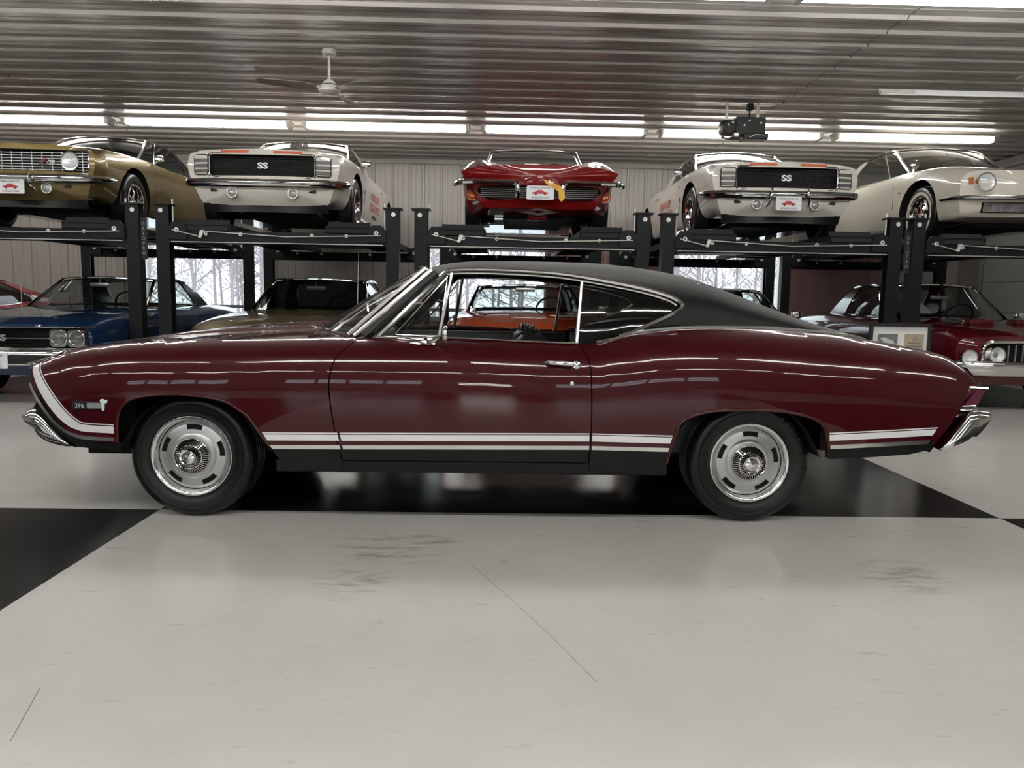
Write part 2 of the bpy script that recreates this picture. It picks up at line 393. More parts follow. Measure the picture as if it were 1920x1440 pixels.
for a, b in wins: wall_run(a, b, 0, WZ0, 'wall'); wall_run(a, b, WZ1, ZC, 'wall')
for i, (a, b) in enumerate(wins):
    f = MB(); t = 0.05
    for q in ((a, a+t, WZ0, WZ1), (b-t, b, WZ0, WZ1), (a+t, b-t, WZ0, WZ0+t), (a+t, b-t, WZ1-t, WZ1)): f.box(q[0], q[1], YB-0.03, YB+0.17, q[2], q[3])
    w = f.build('window_%d' % (i+1), 'wall_white', smooth=0); struct(w)
    MB().box(a+t, b-t, YB+0.06, YB+0.066, WZ0+t, WZ1-t).build('pane', 'glass_clear', w, smooth=0)
    MB().box(a-0.04, b+0.04, YB-0.07, YB-0.03, WZ0-0.04, WZ0).build('window_sill', 'wall_white', w, smooth=0)
# other walls
wl = struct(MB().box(XL-0.14, XL, YF, YB, 0, ZC+0.03).build('wall_left', 'wall', smooth=0))
wr = struct(MB().box(XR, XR+0.14, YF, YB, 0, ZC+0.03).build('wall_right', 'wall', smooth=0))
wf = MB(); fw = [(-10.5, -6.8), (-5.4, -1.7), (1.2, 4.9)]
ed = [XL]+[e for w in fw for e in w]+[XR]
for a, b in zip(ed[::2], ed[1::2]): wf.box(a, b, YF-0.14, YF, 0, ZC+0.03)
for a, b in fw: wf.box(a, b, YF-0.14, YF, 3.05, ZC+0.03)
wfo = struct(wf.build('wall_front', 'wall', smooth=0))
# three overhead doors behind the photographer, with a row of glazed lights
for i, (a, b) in enumerate(fw):
    d = MB().box(a, b, YF-0.06, YF-0.055, 0.0, 0.02).build('door_%d' % (i+2), 'door_panel', smooth=0); struct(d)
    for k in range(5):
        z0 = 0.02+k*0.606; z1 = z0+0.6
        if k not in (2, 3): MB().rbox(a, b, YF-0.08, YF-0.04, z0, z1, 0.008, 1).build('door_panel', 'door_panel', d, smooth=0)
        else:
            f = MB(); n = 4; w = (b-a)/n
            for q in range(n):
                x0 = a+q*w; x1 = x0+w
                f.box(x0, x0+0.05, YF-0.08, YF-0.04, z0, z1); f.box(x1-0.05, x1, YF-0.08, YF-0.04, z0, z1)
                f.box(x0+0.05, x1-0.05, YF-0.08, YF-0.04, z0, z0+0.06); f.box(x0+0.05, x1-0.05, YF-0.08, YF-0.04, z1-0.06, z1)
            f.build('door_rail', 'door_panel', d, smooth=0)
            for q in range(n): MB().box(a+q*w+0.05, a+q*w+w-0.05, YF-0.062, YF-0.057, z0+0.06, z1-0.06).build('pane', 'glass_clear', d, smooth=0)
# sectional garage door on the right wall
gd = struct(MB().box(XR-0.05, XR-0.001, 8.35, 13.25, 0.0, 0.02).build('door_1', 'trim_black', smooth=0))
mep = MB().rbox(XR-0.055, XR-0.005, 8.42, 13.18, 0.0, 0.496, 0.012, 2).mesh('door_panel', 'door_panel', smooth=0)
for k in range(6): link('door_panel', mep, gd, (0, 0, 0.02+k*0.50))
for yy in (8.34, 13.2):
    MB().box(XR-0.09, XR-0.002, yy, yy+0.07, 0.0, 3.1).build('door_track', 'steel', gd, smooth=0)
for k in range(6):
    MB().rbox(XR-0.075, XR-0.055, 10.75, 10.83, 0.20+k*0.5, 0.30+k*0.5, 0.005, 1).build('hinge', 'steel', gd, smooth=0)
tr = struct(MB().box(XR-0.10, XR-0.001, YF, YB-0.03, ZC-0.16, ZC-0.02).build('trim_1', 'wall', smooth=0))
tr = struct(MB().box(XL, XR-0.1, YB-0.06, YB-0.001, ZC-0.10, ZC-0.02).build('trim_2', 'wall', smooth=0))
# ground and bare trees outside
gr = struct(MB().box(-60, 60, YB+0.2, 90, -0.35, -0.15).build('ground_outside', 'ground', smooth=0))
struct(MB().box(-60, 60, -70, YF-0.2, -0.35, -0.15).build('ground_front', 'ground', smooth=0))
random.seed(7)
def tree(x, y, h, seed, label):
    rnd = random.Random(seed); t = thing('bare_tree', label, 'tree', (x, y, -0.15), 0, 'bare trees outside the windows')
    tk = MB(); br = MB()
    top = (rnd.uniform(-.3, .3), rnd.uniform(-.3, .3), h*0.55)
    tk.tube([(0, 0, 0), (top[0]*.4, top[1]*.4, h*.3), top], [h*.013, h*.010, h*.008], 6)
    def grow(p, d, l, r, dep):
        q = Vector(p)+Vector(d)*l; br.tube([p, (Vector(p)+q)/2+Vector((rnd.uniform(-1, 1), rnd.uniform(-1, 1), rnd.uniform(-.3, 1)))*l*.06, q], [r, r*.8, r*.55], 4, caps=False)
        if dep == 0: return
        for _ in range(3):
            nd = (Vector(d)+Vector((rnd.uniform(-1, 1), rnd.uniform(-1, 1), rnd.uniform(-.35, .8)))*.75).normalized()
            grow(Vector(p)+Vector(d)*l*rnd.uniform(.5, 1), nd, l*rnd.uniform(.6, .8), r*.55, dep-1)
    for k in range(8):
        z = h*(.12+.055*k); a = rnd.uniform(0, 6.28); f = min(1, z/(h*.55))
        grow((top[0]*f, top[1]*f, z), Vector((math.cos(a), math.sin(a), rnd.uniform(.3, .9))).normalized(), h*.19, h*.0055, 4)
    tk.build('trunk', 'bark', t); br.build('branches', 'bark', t, smooth=0)
for i, (x, y, h) in enumerate([(-16.5, 33, 7), (-8.6, 22.5, 5.2), (-12.0, 27, 6), (-9.0, 30, 6.4), (-6.0, 26, 5.6), (-12.5, 37, 8), (-2.0, 25, 5.6), (.9, 30, 6.2), (-3.4, 33, 7), (6.2, 23.5, 5.4), (9.6, 27, 6), (6.0, 31, 6.6), (12.8, 35, 7.6)]):
    tree(x, y, h, i+3, 'leafless branching tree standing outside behind the building')
wood = MB(); rnd_ = random.Random(21)
def twig(p, d, l, r, dep):
    q = Vector(p)+Vector(d)*l; wood.tube([p, q], [r, r*.6], 3, caps=False)
    if dep:
        for _ in range(3): twig(Vector(p)+Vector(d)*l*rnd_.uniform(.35, 1), (Vector(d)+Vector((rnd_.uniform(-1, 1), rnd_.uniform(-.6, .6), rnd_.uniform(-.4, .8)))*.8).normalized(), l*rnd_.uniform(.55, .8), r*.55, dep-1)
for k in range(95):
    x = -32+k*.62+rnd_.uniform(-.5, .5); yy = rnd_.uniform(41, 54); base = Vector((x, yy, -.15))
    wood.tube([base, base+Vector((rnd_.uniform(-.2, .2), 0, 4.2))], [.10, .05], 4, caps=False)
    for q in range(9): twig(base+Vector((0, 0, .5+q*.42)), Vector((rnd_.uniform(-1, 1), rnd_.uniform(-.5, .5), rnd_.uniform(.2, 1))).normalized(), 1.3, .035, 3)
tag(wood.build('bare_woodland', 'bark', smooth=0, recalc=False), 'hazy bare woodland far beyond the windows', 'woodland', kind='stuff')
MB().box(-40, 40, 19.4, 19.46, 0.75, 0.83).box(-40, 40, 19.4, 19.46, 0.35, 0.42).build('yard_fence', 'frame_black', smooth=0)
_f = bpy.data.objects['yard_fence']; tag(_f, 'long dark rail fence outside beyond the windows', 'fence')

# ------------------------------------------------------------------ ceiling lights
def make_light():
    t = thing('strip_light', 'lit white twin tube strip light on the ribbed ceiling', 'ceiling light', (0, 0, 0), 0, 'strip lights in rows along the ceiling')
    MB().prism([(-0.11, 0.0), (0.11, 0.0), (0.11, -0.012), (0.045, -0.055), (-0.045, -0.055), (-0.11, -0.012)], 'x', -1.17, 1.17).build('housing', 'fan', t, smooth=0)
    for s in (-1, 1):
        MB().cyl((-1.12, s*0.065, -0.062), (1.12, s*0.065, -0.062), 0.019, 12).build('tube', 'tube', t)
        MB().rbox(s*1.12-0.02, s*1.12+0.035 if s > 0 else s*1.12+0.02, -0.10, 0.10, -0.095, -0.01, 0.006, 1).build('socket', 'alu', t, smooth=0)
    return t
L0 = make_light(); first = True
over = {-4: 'past the olive gold coupe, end of its row', -3: 'right above the olive gold coupe', -2: 'above the gap beside the gold and white coupes', -1: 'above the white coupe without bumper guards', 0: 'above the red roadster', 1: 'behind the black motor unit', 2: 'above the cream coupe, end of its row'}
for yy, rl in ((11.15, None), (6.12, 'lit twin tube strip light in the row over the aisle behind the maroon fastback'), (1.40, 'lit twin tube strip light in the row just in front of the maroon fastback'), (-3.45, 'lit twin tube strip light in the row towards the glazed overhead doors')):
    for k in range(-4, 3):
        o = L0 if first else copy_tree(L0); first = False
        o.location = (0.93 + 2.49*k, yy, ZC-0.026)
        o['label'] = rl or ('lit twin tube strip light ' + over[k])
for z_, lb in ((1.78, 'upper of two twin tube lamps added on the front wall for a door reflection'), (1.38, 'lower of two twin tube lamps added on the front wall for a door reflection')):
    wl_ = thing('added_glint_lamp', lb, 'added reflection lamp', (-0.25, YF+0.001, z_), 0, 'pair of lamps added for the door reflection')  # added out of view to put a bright reflection on the maroon door
    MB().rbox(-0.62, 0.62, 0.0, 0.05, -0.12, 0.12, 0.01, 1).build('housing', 'fan', wl_, smooth=0)
    for s in (-1, 1): MB().cyl((-0.59, 0.07, s*0.075), (0.59, 0.07, s*0.075), 0.019, 12).build('tube', 'tube', wl_)
# cracks in the floor paint
for pts in ([(-0.099, 3.219), (0.077, 2.811), (0.214, 2.47), (0.32, 2.184)], [(-1.218, 1.867), (-1.30, 2.135)]):
    P = resample(pts, 0.08); rnd = random.Random(3); P = [(x+rnd.uniform(-.0012, .0012), y, 0.0006) for x, y in P]
    c_ = MB(); c_.grid([[(x-0.0009, y, z) for x, y, z in P], [(x+0.0009, y, z) for x, y, z in P]]); c_.build('floor_crack', 'print_dark', fl, smooth=0)
# ------------------------------------------------------------------ four post lifts
YL0, YL1, ZR = 8.55, 12.40, 1.87
def make_lift(name, xl, xr, label, lettering):
    t = thing(name, label, 'car lift', ((xl+xr)/2, YL0, 0), 0, 'four post lifts in a row')
    h = (xr-xl)/2; LL = YL1-YL0
    def add(mb, nm, mat, par=t, **k): return mb.build(nm, mat, par, **k)
    pw = 0.07
    for sx in (-1, 1):
        for yy in (0.0, LL):
            m = MB(); x = sx*h
            # C-channel column, open towards the runway
            m.box(x-pw, x+pw, yy-0.065, yy-0.050, 0.012, 2.06); m.box(x-pw, x+pw, yy+0.050, yy+0.065, 0.012, 2.06)
            ox = x+sx*pw; m.box(min(ox, ox-sx*0.012), max(ox, ox-sx*0.012), yy-0.05, yy+0.05, 0.012, 2.06)
            p = add(m, 'post', 'lift', smooth=0)
            add(MB().box(x-0.13, x+0.13, yy-0.13, yy+0.13, 0.0, 0.012), 'base_plate', 'lift', p, smooth=0)
            add(MB().box(x-pw-0.03, x+pw+0.03, yy-0.08, yy+0.08, 2.06, 2.078), 'cap_plate', 'lift', p, smooth=0)
            add(MB().cyl((x+sx*0.01, yy-0.065, 2.005), (x+sx*0.01, yy-0.077, 2.005), 0.024, 14), 'bolt', 'bolt', p)
            add(MB().cyl((x-sx*0.09, yy, 1.80), (x-sx*0.09, yy, 2.13), 0.010, 8), 'cable_end', 'bolt', p)
            # safety ladder inside the channel
            l = MB().box(x-0.012+sx*0.03, x+0.012+sx*0.03, yy-0.02, yy-0.012, 0.1, 1.95)
            for k in range(16): l.box(x-0.02+sx*0.03, x+0.02+sx*0.03, yy-0.024, yy-0.010, 0.12+k*0.115, 0.155+k*0.115)
            add(l, 'lock_ladder', 'trim_black', p, smooth=0)
            # pulley bracket at the beam end
            bx = x-sx*(pw+0.10)
            add(MB().prism([(bx-0.10, 1.70), (bx+0.10, 1.70), (bx+0.10, 1.83), (bx+0.05, 1.885), (bx-0.05, 1.885), (bx-0.10, 1.82)], 'y', yy-0.10, yy-0.075), 'bracket', 'lift', p, smooth=0)
            add(MB().lathe([(0.009, -0.118), (0.024, -0.118), (0.024, -0.10), (0.009, -0.10)], 14, 'y', (bx, yy, 1.80), close=True), 'pulley', 'bolt', p)
    if lettering:
        p = MB().box(lettering*(h+0.11)-0.038, lettering*(h+0.11)+0.038, -0.045, -0.040, 1.48, 1.93).build('sign_strip', 'black', t, smooth=0)
        xx = lettering*(h+0.11)
        for i, ch in enumerate('GRIDPRO'):
            o = link('lettering', text_mesh(ch, 0.050, 0.001, 'lamp_grey'), p, (xx, -0.048, 1.86-i*0.052)); o.rotation_euler = (PI/2, 0, 0)
    for yy in (0.0, LL):
        b = MB().box(-h+pw, h-pw, yy-0.07, yy+0.07, 1.685, 1.795); b.box(-h+pw, h-pw, yy-0.074, yy-0.066, 1.665, 1.685); b.box(-h+pw, h-pw, yy+0.066, yy+0.074, 1.665, 1.685)
        bo = add(b, 'crossbeam', 'lift', smooth=0)
        for bx in (-h*0.62, -h*0.32, h*0.30, h*0.60):
            add(MB().lathe([(0.007, -0.088), (0.02, -0.088), (0.02, -0.074), (0.007, -0.074)], 12, 'y', (bx, yy, 1.765), close=True), 'bolt', 'bolt', bo)
    add(MB().tube([(-h+0.12, -0.11, 1.80), (-h+0.40, -0.10, 1.735), (-h+0.45, -0.10, 1.79), (0.1, -0.095, 1.745), (h-0.12, -0.11, 1.775)], 0.006, 6), 'cable', 'wire')
    add(MB().tube([(-h+0.1, -0.085, 1.675), (h-0.1, -0.085, 1.675)], 0.006, 6), 'cable', 'wire')
    add(MB().prism([(-h+0.40, 1.72), (-h+0.43, 1.72), (-h+0.46, 1.80), (-h+0.42, 1.80)], 'y', -0.115, -0.09), 'cable_clamp', 'bolt', smooth=0)
    for sx in (-1, 1):
        x0 = sx*0.76-0.25; x1 = sx*0.76+0.25
        r = MB().box(x0, x1, -0.06, LL+0.45, ZR-0.012, ZR); r.box(x0, x0+0.012, -0.06, LL+0.45, ZR-0.075, ZR-0.012); r.box(x1-0.012, x1, -0.06, LL+0.45, ZR-0.075, ZR-0.012)
        for k in range(7): r.box(x0+0.012, x1-0.012, 0.1+k*LL/7, 0.15+k*LL/7, ZR-0.07, ZR-0.012)
        ru = add(r, 'runway', 'lift', smooth=0)
        # tilted wheel stop at the front end
        add(MB().prism([(-0.09, ZR-0.07), (-0.065, ZR-0.08), (0.02, ZR+0.04), (0.0, ZR+0.05)], 'x', x0+0.02, x1-0.02), 'wheel_stop', 'lift_pad', ru, smooth=0)
    add(MB().rbox(-0.49, 0.49, 0.5, 1.5, ZR-0.05, ZR-0.03, 0.006, 1), 'drip_tray', 'lift_pad', smooth=0)
    add(MB().rbox(-0.49, 0.49, 2.2, 3.2, ZR-0.05, ZR-0.03, 0.006, 1), 'drip_tray', 'lift_pad', smooth=0)
    return t
make_lift('four_post_lift', -6.44, -3.92, 'black four post lift carrying the olive gold coupe', 1)
make_lift('four_post_lift', -3.60, -1.13, 'black four post lift carrying the white coupe without bumper guards', 0)
make_lift('four_post_lift', -0.825, 1.60, 'black four post lift carrying the red roadster', 0)
make_lift('four_post_lift', 1.875, 4.383, 'black four post lift carrying the white coupe with bumper guards', 0)
make_lift('four_post_lift', 4.64, 7.16, 'black four post lift carrying the cream coupe with round headlights', -1)

# ------------------------------------------------------------------ generic car pieces
# car frame: x = along the car from nose (0) to tail, y = across, z = up
def st(u, zc, vf, zf, vs, zs, vl, zl, vb, zb, du=(0,)*8, zm=None):
    zm = zm if zm is not None else zc*0.72+zf*0.28
    k = [(0, zc), (0.48*vf, zm), (vf*0.88, zf), (vf, zf-0.022), (vs, zs), (vl, zl), (vb, zb), (0, zb-0.0)]
    return [(u+d, a, b) for d, (a, b) in zip(du, k)]
def loft_body(net, mats, nose_c, tail_c, cutters, name='body', parent=None, per=5, nu=64, recalc_smooth=32):
    N = np.array(net, float); J, K, _ = N.shape
    kq = np.linspace(0, K-1, (K-1)*per+1); A = np.transpose(pchip(np.arange(K), np.transpose(N, (1, 0, 2)), kq), (1, 0, 2))
    xs = N[:, :, 0].mean(axis=1); xq = np.unique(np.concatenate([xs, np.linspace(xs[0], xs[-1], nu)]))
    B = pchip(xs, A, xq); n, k, _ = B.shape
    ring = [list(map(tuple, np.concatenate([B[i], (B[i, 1:-1]*[1, -1, 1])[::-1]]))) for i in range(n)]
    m = MB(); m.ring_loft(ring, cap0=False, cap1=False); R = len(ring[0])
    for rg, c, off in ((ring[0], nose_c, 0), (ring[-1], tail_c, (n-1)*R)):
        C = np.array([c[0], 0, c[1]]); prev = list(range(off, off+R))
        for lam in (0.82, 0.62, 0.4, 0.2):
            o = len(m.v); P = np.array(rg); Q = C+(P-C)*lam; Q[:, 0] = C[0]+(P[:, 0]-C[0])*lam**2.2
            m.v += [tuple(q) for q in Q]; cur = list(range(o, o+R))
            for j in range(R): m.f.append((prev[j], prev[(j+1) % R], cur[(j+1) % R], cur[j])); m.m.append(0)
            prev = cur
        o = len(m.v); m.v.append(tuple(C))
        for j in range(R): m.f.append((prev[j], prev[(j+1) % R], o)); m.m.append(0)
    ob = m.build(name, mats, parent, smooth=0)
    if cutters is not None:
        c = cutters.build('cutter', mats, None, smooth=0)
        md = ob.modifiers.new('cut', 'BOOLEAN'); md.operation = 'DIFFERENCE'; md.solver = 'EXACT'; md.object = c
        try: md.material_mode = 'TRANSFER'
        except Exception: pass
        pm = ob.parent; ob.parent = None
        dg = bpy.context.evaluated_depsgraph_get(); me = bpy.data.meshes.new_from_object(ob.evaluated_get(dg))
        ob.modifiers.clear(); ob.data = me; ob.parent = pm; me.name = name
        bpy.data.objects.remove(c, do_unlink=True)
    me = ob.data; me.shade_smooth(); me.set_sharp_from_angle(angle=rad(recalc_smooth))
    return ob
def wheel_cut(m, u, z, r, v_in=0.50, v_out=1.25):
    for s in (-1, 1): m.tube([(u, s*v_in, z), (u, s*v_out, z)], r, 40)
def tyre_mesh(r, rr, w, white=False):
    h = w/2
    prof = [(rr, -h*0.82), (rr+0.012, -h*0.92), (rr+(r-rr)*0.5, -h*1.0), (r-0.03, -h*0.95), (r-0.008, -h*0.80), (r, -h*0.66)]
    for k in range(5):
        y = -h*0.6+k*h*0.3; prof += [(r, y-0.004), (r-0.007, y-0.002), (r-0.007, y+0.002), (r, y+0.004)]
    prof += [(r, h*0.66), (r-0.008, h*0.80), (r-0.03, h*0.95), (rr+(r-rr)*0.5, h), (rr+0.012, h*0.92), (rr, h*0.82), (rr, -h*0.82)]
    m = MB(); m.lathe(prof, 56)
    if white:
        m.mi = 1; a = rr+(r-rr)*0.22; b = rr+(r-rr)*0.50
        m.lathe([(a, -h*0.96), (b, -h*1.015), (b, -h*1.0), (a, -h*0.93)], 56, close=True)
    return m.mesh('tire', ['rubber', 'rubber_white'], smooth=40)
def spoke_wheel(rr, n, style):
    m = MB()
    m.lathe([(rr+0.008, -0.085), (rr+0.008, -0.095), (rr-0.012, -0.098), (rr-0.028, -0.075), (rr-0.035, -0.02), (rr-0.03, 0.05), (rr, 0.06), (rr+0.004, -0.06)], 48, close=True)
    m.lathe([(0.0, -0.070), (0.038, -0.070), (0.045, -0.060), (0.06, -0.035), (0.06, -0.01), (0, -0.01)], 32)
    if style == 'disc':
        m.lathe([(0.05, -0.06), (0.09, -0.075), (rr*0.7, -0.055), (rr*0.8, -0.07), (rr-0.03, -0.045), (rr-0.03, -0.02)], 48)
        for k in range(n):
            a = 2*PI*k/n
            m.tube([(math.cos(a)*0.07, -0.072, math.sin(a)*0.07), (math.cos(a)*rr*0.68, -0.068, math.sin(a)*rr*0.68)], [0.012, 0.02], 6)
    else:
        for k in range(n):
            a = 2*PI*k/n; ca, sa = math.cos(a), math.sin(a); w0, w1 = 0.026, 0.05
            def P(r, s, y): return (ca*r-sa*s, y, sa*r+ca*s)
            rings = []
            for r, w, y in ((0.05, w0, -0.045), (rr*0.6, w0*0.9, -0.055), (rr-0.03, w1, -0.03)):
                rings.append([P(r, -w, y), P(r, -w*0.5, y-0.012), P(r, w*0.5, y-0.012), P(r, w, y), P(r, w, y+0.02), P(r, -w, y+0.02)])
            m.ring_loft(rings)
    return m.mesh('wheel', 'chrome', smooth=40)
_wh = {}
def add_wheels(t, us, v, r, style='spoke', n=5, white=False, rr=None, w=0.19):
    key = (style, n, white, r); rr = rr or r*0.60
    if key not in _wh:
        bk = MB().lathe([(0.0, 0.03), (rr-0.02, 0.03), (rr-0.02, 0.045), (0, 0.045)], 32).mesh('brake_drum', 'black')
        _wh[key] = (spoke_wheel(rr, n, style), tyre_mesh(r, rr, w, white), bk)
    a, b, c = _wh[key]
    for u in us:
        for s in (-1, 1):
            o = link('wheel', a, t, (u, s*v, r))
            if s > 0: o.rotation_euler = (0, 0, PI)
            link('tire', b, o); link('brake_drum', c, o)
def arc(c, e, n=12):
    """c=(u,w) on the centre line, e=(u,v,w) at the side: arc across the car, left to right"""
    out = []
    for k in range(n+1):
        x = -1+2*k/n; out.append(np.array([c[0]+(e[0]-c[0])*x*x, x*e[1], c[1]+(e[2]-c[1])*x*x]))
    return out
def sheet(G, thick=0.02):
    """closed thin slab from grid G, thickened downwards/inwards along z"""
    G = np.array(G, float); a, b, _ = G.shape; m = MB()
    du = np.gradient(G, axis=0); dv = np.gradient(G, axis=1); nn = np.cross(du, dv); nn /= (np.linalg.norm(nn, axis=2, keepdims=True)+1e-9)
    if nn[..., 2].mean() < 0: nn = -nn
    H = G-nn*thick; vs = [tuple(p) for p in G.reshape(-1, 3)]+[tuple(p) for p in H.reshape(-1, 3)]; o = a*b; fs = []
    for i in range(a-1):
        for j in range(b-1):
            q = (i*b+j, i*b+j+1, (i+1)*b+j+1, (i+1)*b+j); fs += [q, tuple(o+x for x in q[::-1])]
    for i in range(a-1): fs += [(i*b, (i+1)*b, o+(i+1)*b, o+i*b), (i*b+b-1, o+i*b+b-1, o+(i+1)*b+b-1, (i+1)*b+b-1)]
    for j in range(b-1): fs += [(j, o+j, o+j+1, j+1), ((a-1)*b+j, (a-1)*b+j+1, o+(a-1)*b+j+1, o+(a-1)*b+j)]
    return m.add(vs, fs)
def ruled(A, B, n=6, bulge=(0, 0, 0)):
    out = []
    for k in range(n+1):
        t = k/n; out.append([a*(1-t)+b*t+np.array(bulge)*4*t*(1-t) for a, b in zip(A, B)])
    return out
def greenhouse(t, A, Ac, T, Tc, R, Rc, B, Bc, roof='white_top', P=None, Q=None, open_car=False, glass='glass_dark', trim='chrome', crown=0.03, frame=None):
    aA, aT = arc(Ac, A), arc(Tc, T)
    ws = MB().grid(ruled(aA, aT, 6, (-0.02, 0, 0.012))).build('windshield', glass, t, recalc=False)
    MB().tube(aT, 0.014, 6).build('header_trim', trim, t)
    for s in (-1, 1):
        a = np.array([A[0], s*A[1], A[2]]); b = np.array([T[0], s*T[1], T[2]])
        MB().tube([a, a*.5+b*.5+np.array([0, s*0.008, 0]), b], [0.024, 0.021, 0.02], 8).build('windshield_pillar', frame or trim, t)
    if open_car: return
    aR, aB = arc(Rc, R), arc(Bc, B)
    g = ruled(aT, aR, 10, (0, 0, crown)); MB_ = sheet(g, 0.022).build('roof', roof, t, smooth=50)
    MB().grid(ruled(aR, aB, 6, (0.01, 0, 0.015))).build('rear_window', glass, t, recalc=False)
    P = P or (B[0]-0.55, B[1]+0.02, B[2]); Q = Q or (R[0]-0.25, R[1], None)
    for s in (-1, 1):
        # roof edge from T to R
        e = lambda f: np.array([T[0]+(R[0]-T[0])*f, s*(T[1]+(R[1]-T[1])*f+0.012), T[2]+(R[2]-T[2])*f+crown*4*f*(1-f)])
        fq = (Q[0]-T[0])/(R[0]-T[0]); q = e(fq)
        MB().tube([e(k/8) for k in range(9)], 0.016, 6).build('drip_rail', trim, t)
        a = np.array([A[0]+0.02, s*(A[1]+0.01), A[2]]); p = np.array([P[0], s*P[1], P[2]]); b = np.array([B[0], s*B[1], B[2]]); r = np.array([R[0], s*R[1], R[2]])
        # C pillar as a slab
        n = 6; G = [[(q*(1-k/n)+r*k/n)*(1-j/n)+(p*(1-k/n)+b*k/n)*j/n + np.array([0, s*0.03*math.sin(PI*j/n), 0]) for k in range(n+1)] for j in range(n+1)]
        sheet(G, 0.02).build('rear_pillar', roof, t, smooth=50)
        top = [e(fq*k/8)-np.array([0, 0, 0.012]) for k in range(9)]; bot = [a*(1-k/8)+p*k/8 for k in range(9)]
        MB().grid(ruled(bot, top, 4, (0, s*0.025, 0))).build('side_window', glass, t, recalc=False)
        # vent frame
        MB().tube([a*0.72+p*0.28, a*0.72+p*0.28+(top[2]-bot[2])*1.0], 0.011, 6).build('vent_frame', trim, t)
        MB().tube([bot[0], bot[4], bot[8]], 0.012, 6).build('belt_trim', trim, t)
def interior(t, u0, u1, z, hw=0.62, seat='vinyl_seat', wheel_side=1):
    MB().rbox(u0-0.02, u0+0.30, -hw, hw, z-0.20, z, 0.04, 2).build('dashboard', 'trim_black', t)
    for s in (-1, 1):
        sm = MB(); sm.rbox(u0+0.95, u0+1.13, s*0.33-0.26, s*0.33+0.26, z-0.42, z+0.04, 0.06, 3); sm.rbox(u0+0.50, u0+1.0, s*0.33-0.26, s*0.33+0.26, z-0.48, z-0.34, 0.05, 2)
        sm.build('front_seat', seat, t)
    MB().rbox(u1-0.35, u1-0.12, -hw, hw, z-0.42, z+0.02, 0.06, 3).build('rear_seat', seat, t)
    c = Vector((u0+0.48, -0.33*wheel_side, z+0.02)); ax = Vector((0.86, 0, 0.5)).normalized()
    pts = []
    b1 = Vector((0, 1, 0)); b2 = ax.cross(b1)
    for k in range(24): pts.append(c+b1*0.19*math.cos(2*PI*k/24)+b2*0.19*math.sin(2*PI*k/24))
    m = MB(); m.tube(pts, 0.013, 6, closed=True); m.tube([pts[0], c, pts[12]], 0.012, 6); m.tube([c, c-ax*0.35], 0.02, 8)
    m.build('steering_wheel', 'trim_black', t)
    m = MB(); m.rbox(u0+0.36, u0+0.39, -0.12, 0.12, z+0.245, z+0.295, 0.012, 2); m.cyl((u0+0.37, 0, z+0.29), (u0+0.40, 0, z+0.34), 0.008, 6); m.build('rear_view_mirror', 'steel', t)
def door_mirror(t, u, v, z, mat='chrome'):
    for s in (-1,):
        m = MB(); m.rbox(u-0.03, u+0.035, s*(v+0.13), s*(v+0.02) if s < 0 else 0, z+0.03, z+0.11, 0.022, 2); m.cyl((u, s*v, z-0.01), (u, s*(v+0.05), z+0.045), 0.012, 8)
        m.build('door_mirror', mat, t)
def lamp(t, u, v, z, r, name='headlight', bezel=None, lens='lens', depth=0.03):
    """round lamp facing -x"""
    o = MB().lathe([(r, -0.012), (r*1.16, -0.012), (r*1.16, 0.03), (r, 0.03)], 32, 'x', (u, v, z), close=True).build(name, bezel or 'chrome', t)
    prof = [(0.0, depth), (r*0.35, depth*0.85), (r*0.7, depth*0.4), (r, 0.0)]
    MB().lathe(prof, 32, 'x', (u, v, z)).build('reflector', 'lamp_bowl', o)
    if lens: MB().lathe([(0.0, -0.022), (r*0.4, -0.019), (r*0.75, -0.010), (r, 0.0)], 32, 'x', (u, v, z)).build('lens', lens, o)
    return o
def plate(t, u, z, w=0.305, h=0.152):
    o = MB().prism(rrect(-w/2, w/2, z-h/2, z+h/2, 0.015, 3), 'x', u-0.006, u).build('license_plate', 'plate', t, smooth=0)
    for s, dz, sz in (('PRIME CORVETTES', 0.052, 0.026), ('& MUSCLE CARS', -0.052, 0.026)):
        x = link('lettering', text_mesh(s, sz, 0.0005, 'print_dark'), o, (u-0.0075, 0, z+dz)); x.rotation_euler = (PI/2, 0, -PI/2)
    m = MB(); m.prism([(-0.085, z-0.012), (-0.08, z+0.004), (-0.04, z+0.012), (-0.02, z+0.03), (0.03, z+0.03), (0.05, z+0.010), (0.085, z+0.004), (0.088, z-0.012)], 'x', u-0.009, u-0.006)
    for s in (-1, 1): m.cyl((u-0.009, s*0.05, z-0.014), (u-0.006, s*0.05, z-0.014), 0.013, 10)
    m.build('printed_car', 'print_red', o, smooth=0)
    return o
def bar_bumper(t, path, h, d, mat='chrome', name='bumper'):
    """chrome blade with a rounded face swept along a path of (u,v,z)"""
    P = [Vector(p) for p in path]; rings = []
    for i, p in enumerate(P):
        tg = (P[min(i+1, len(P)-1)]-P[max(i-1, 0)]); tg.z = 0; tg.normalize(); nn = Vector((tg.y, -tg.x, 0))
        if nn.x > 0: nn = -nn
        if abs(nn.x) < 1e-3 and nn.y*p.y < 0: nn = -nn
        sh = [(-0.5, 0.0), (-0.5, 0.25), (-0.38, 0.55), (-0.12, 0.78), (0.02, 0.80), (0.10, 1.0), (0.32, 0.95), (0.46, 0.6), (0.5, 0.25), (0.5, 0.0)]
        e = 0.55+0.45*min(1, min(i, len(P)-1-i)/2.0)
        rings.append([p+nn*(b*d*e)+Vector((0, 0, a*h*e)) for a, b in sh])
    m = MB(); m.ring_loft(rings); return m.build(name, mat, t, smooth=50)
def sym(path):
    """mirror a half path given from centre outwards"""
    return [(a, -b, c) for a, b, c in reversed(path[1:])]+list(path)
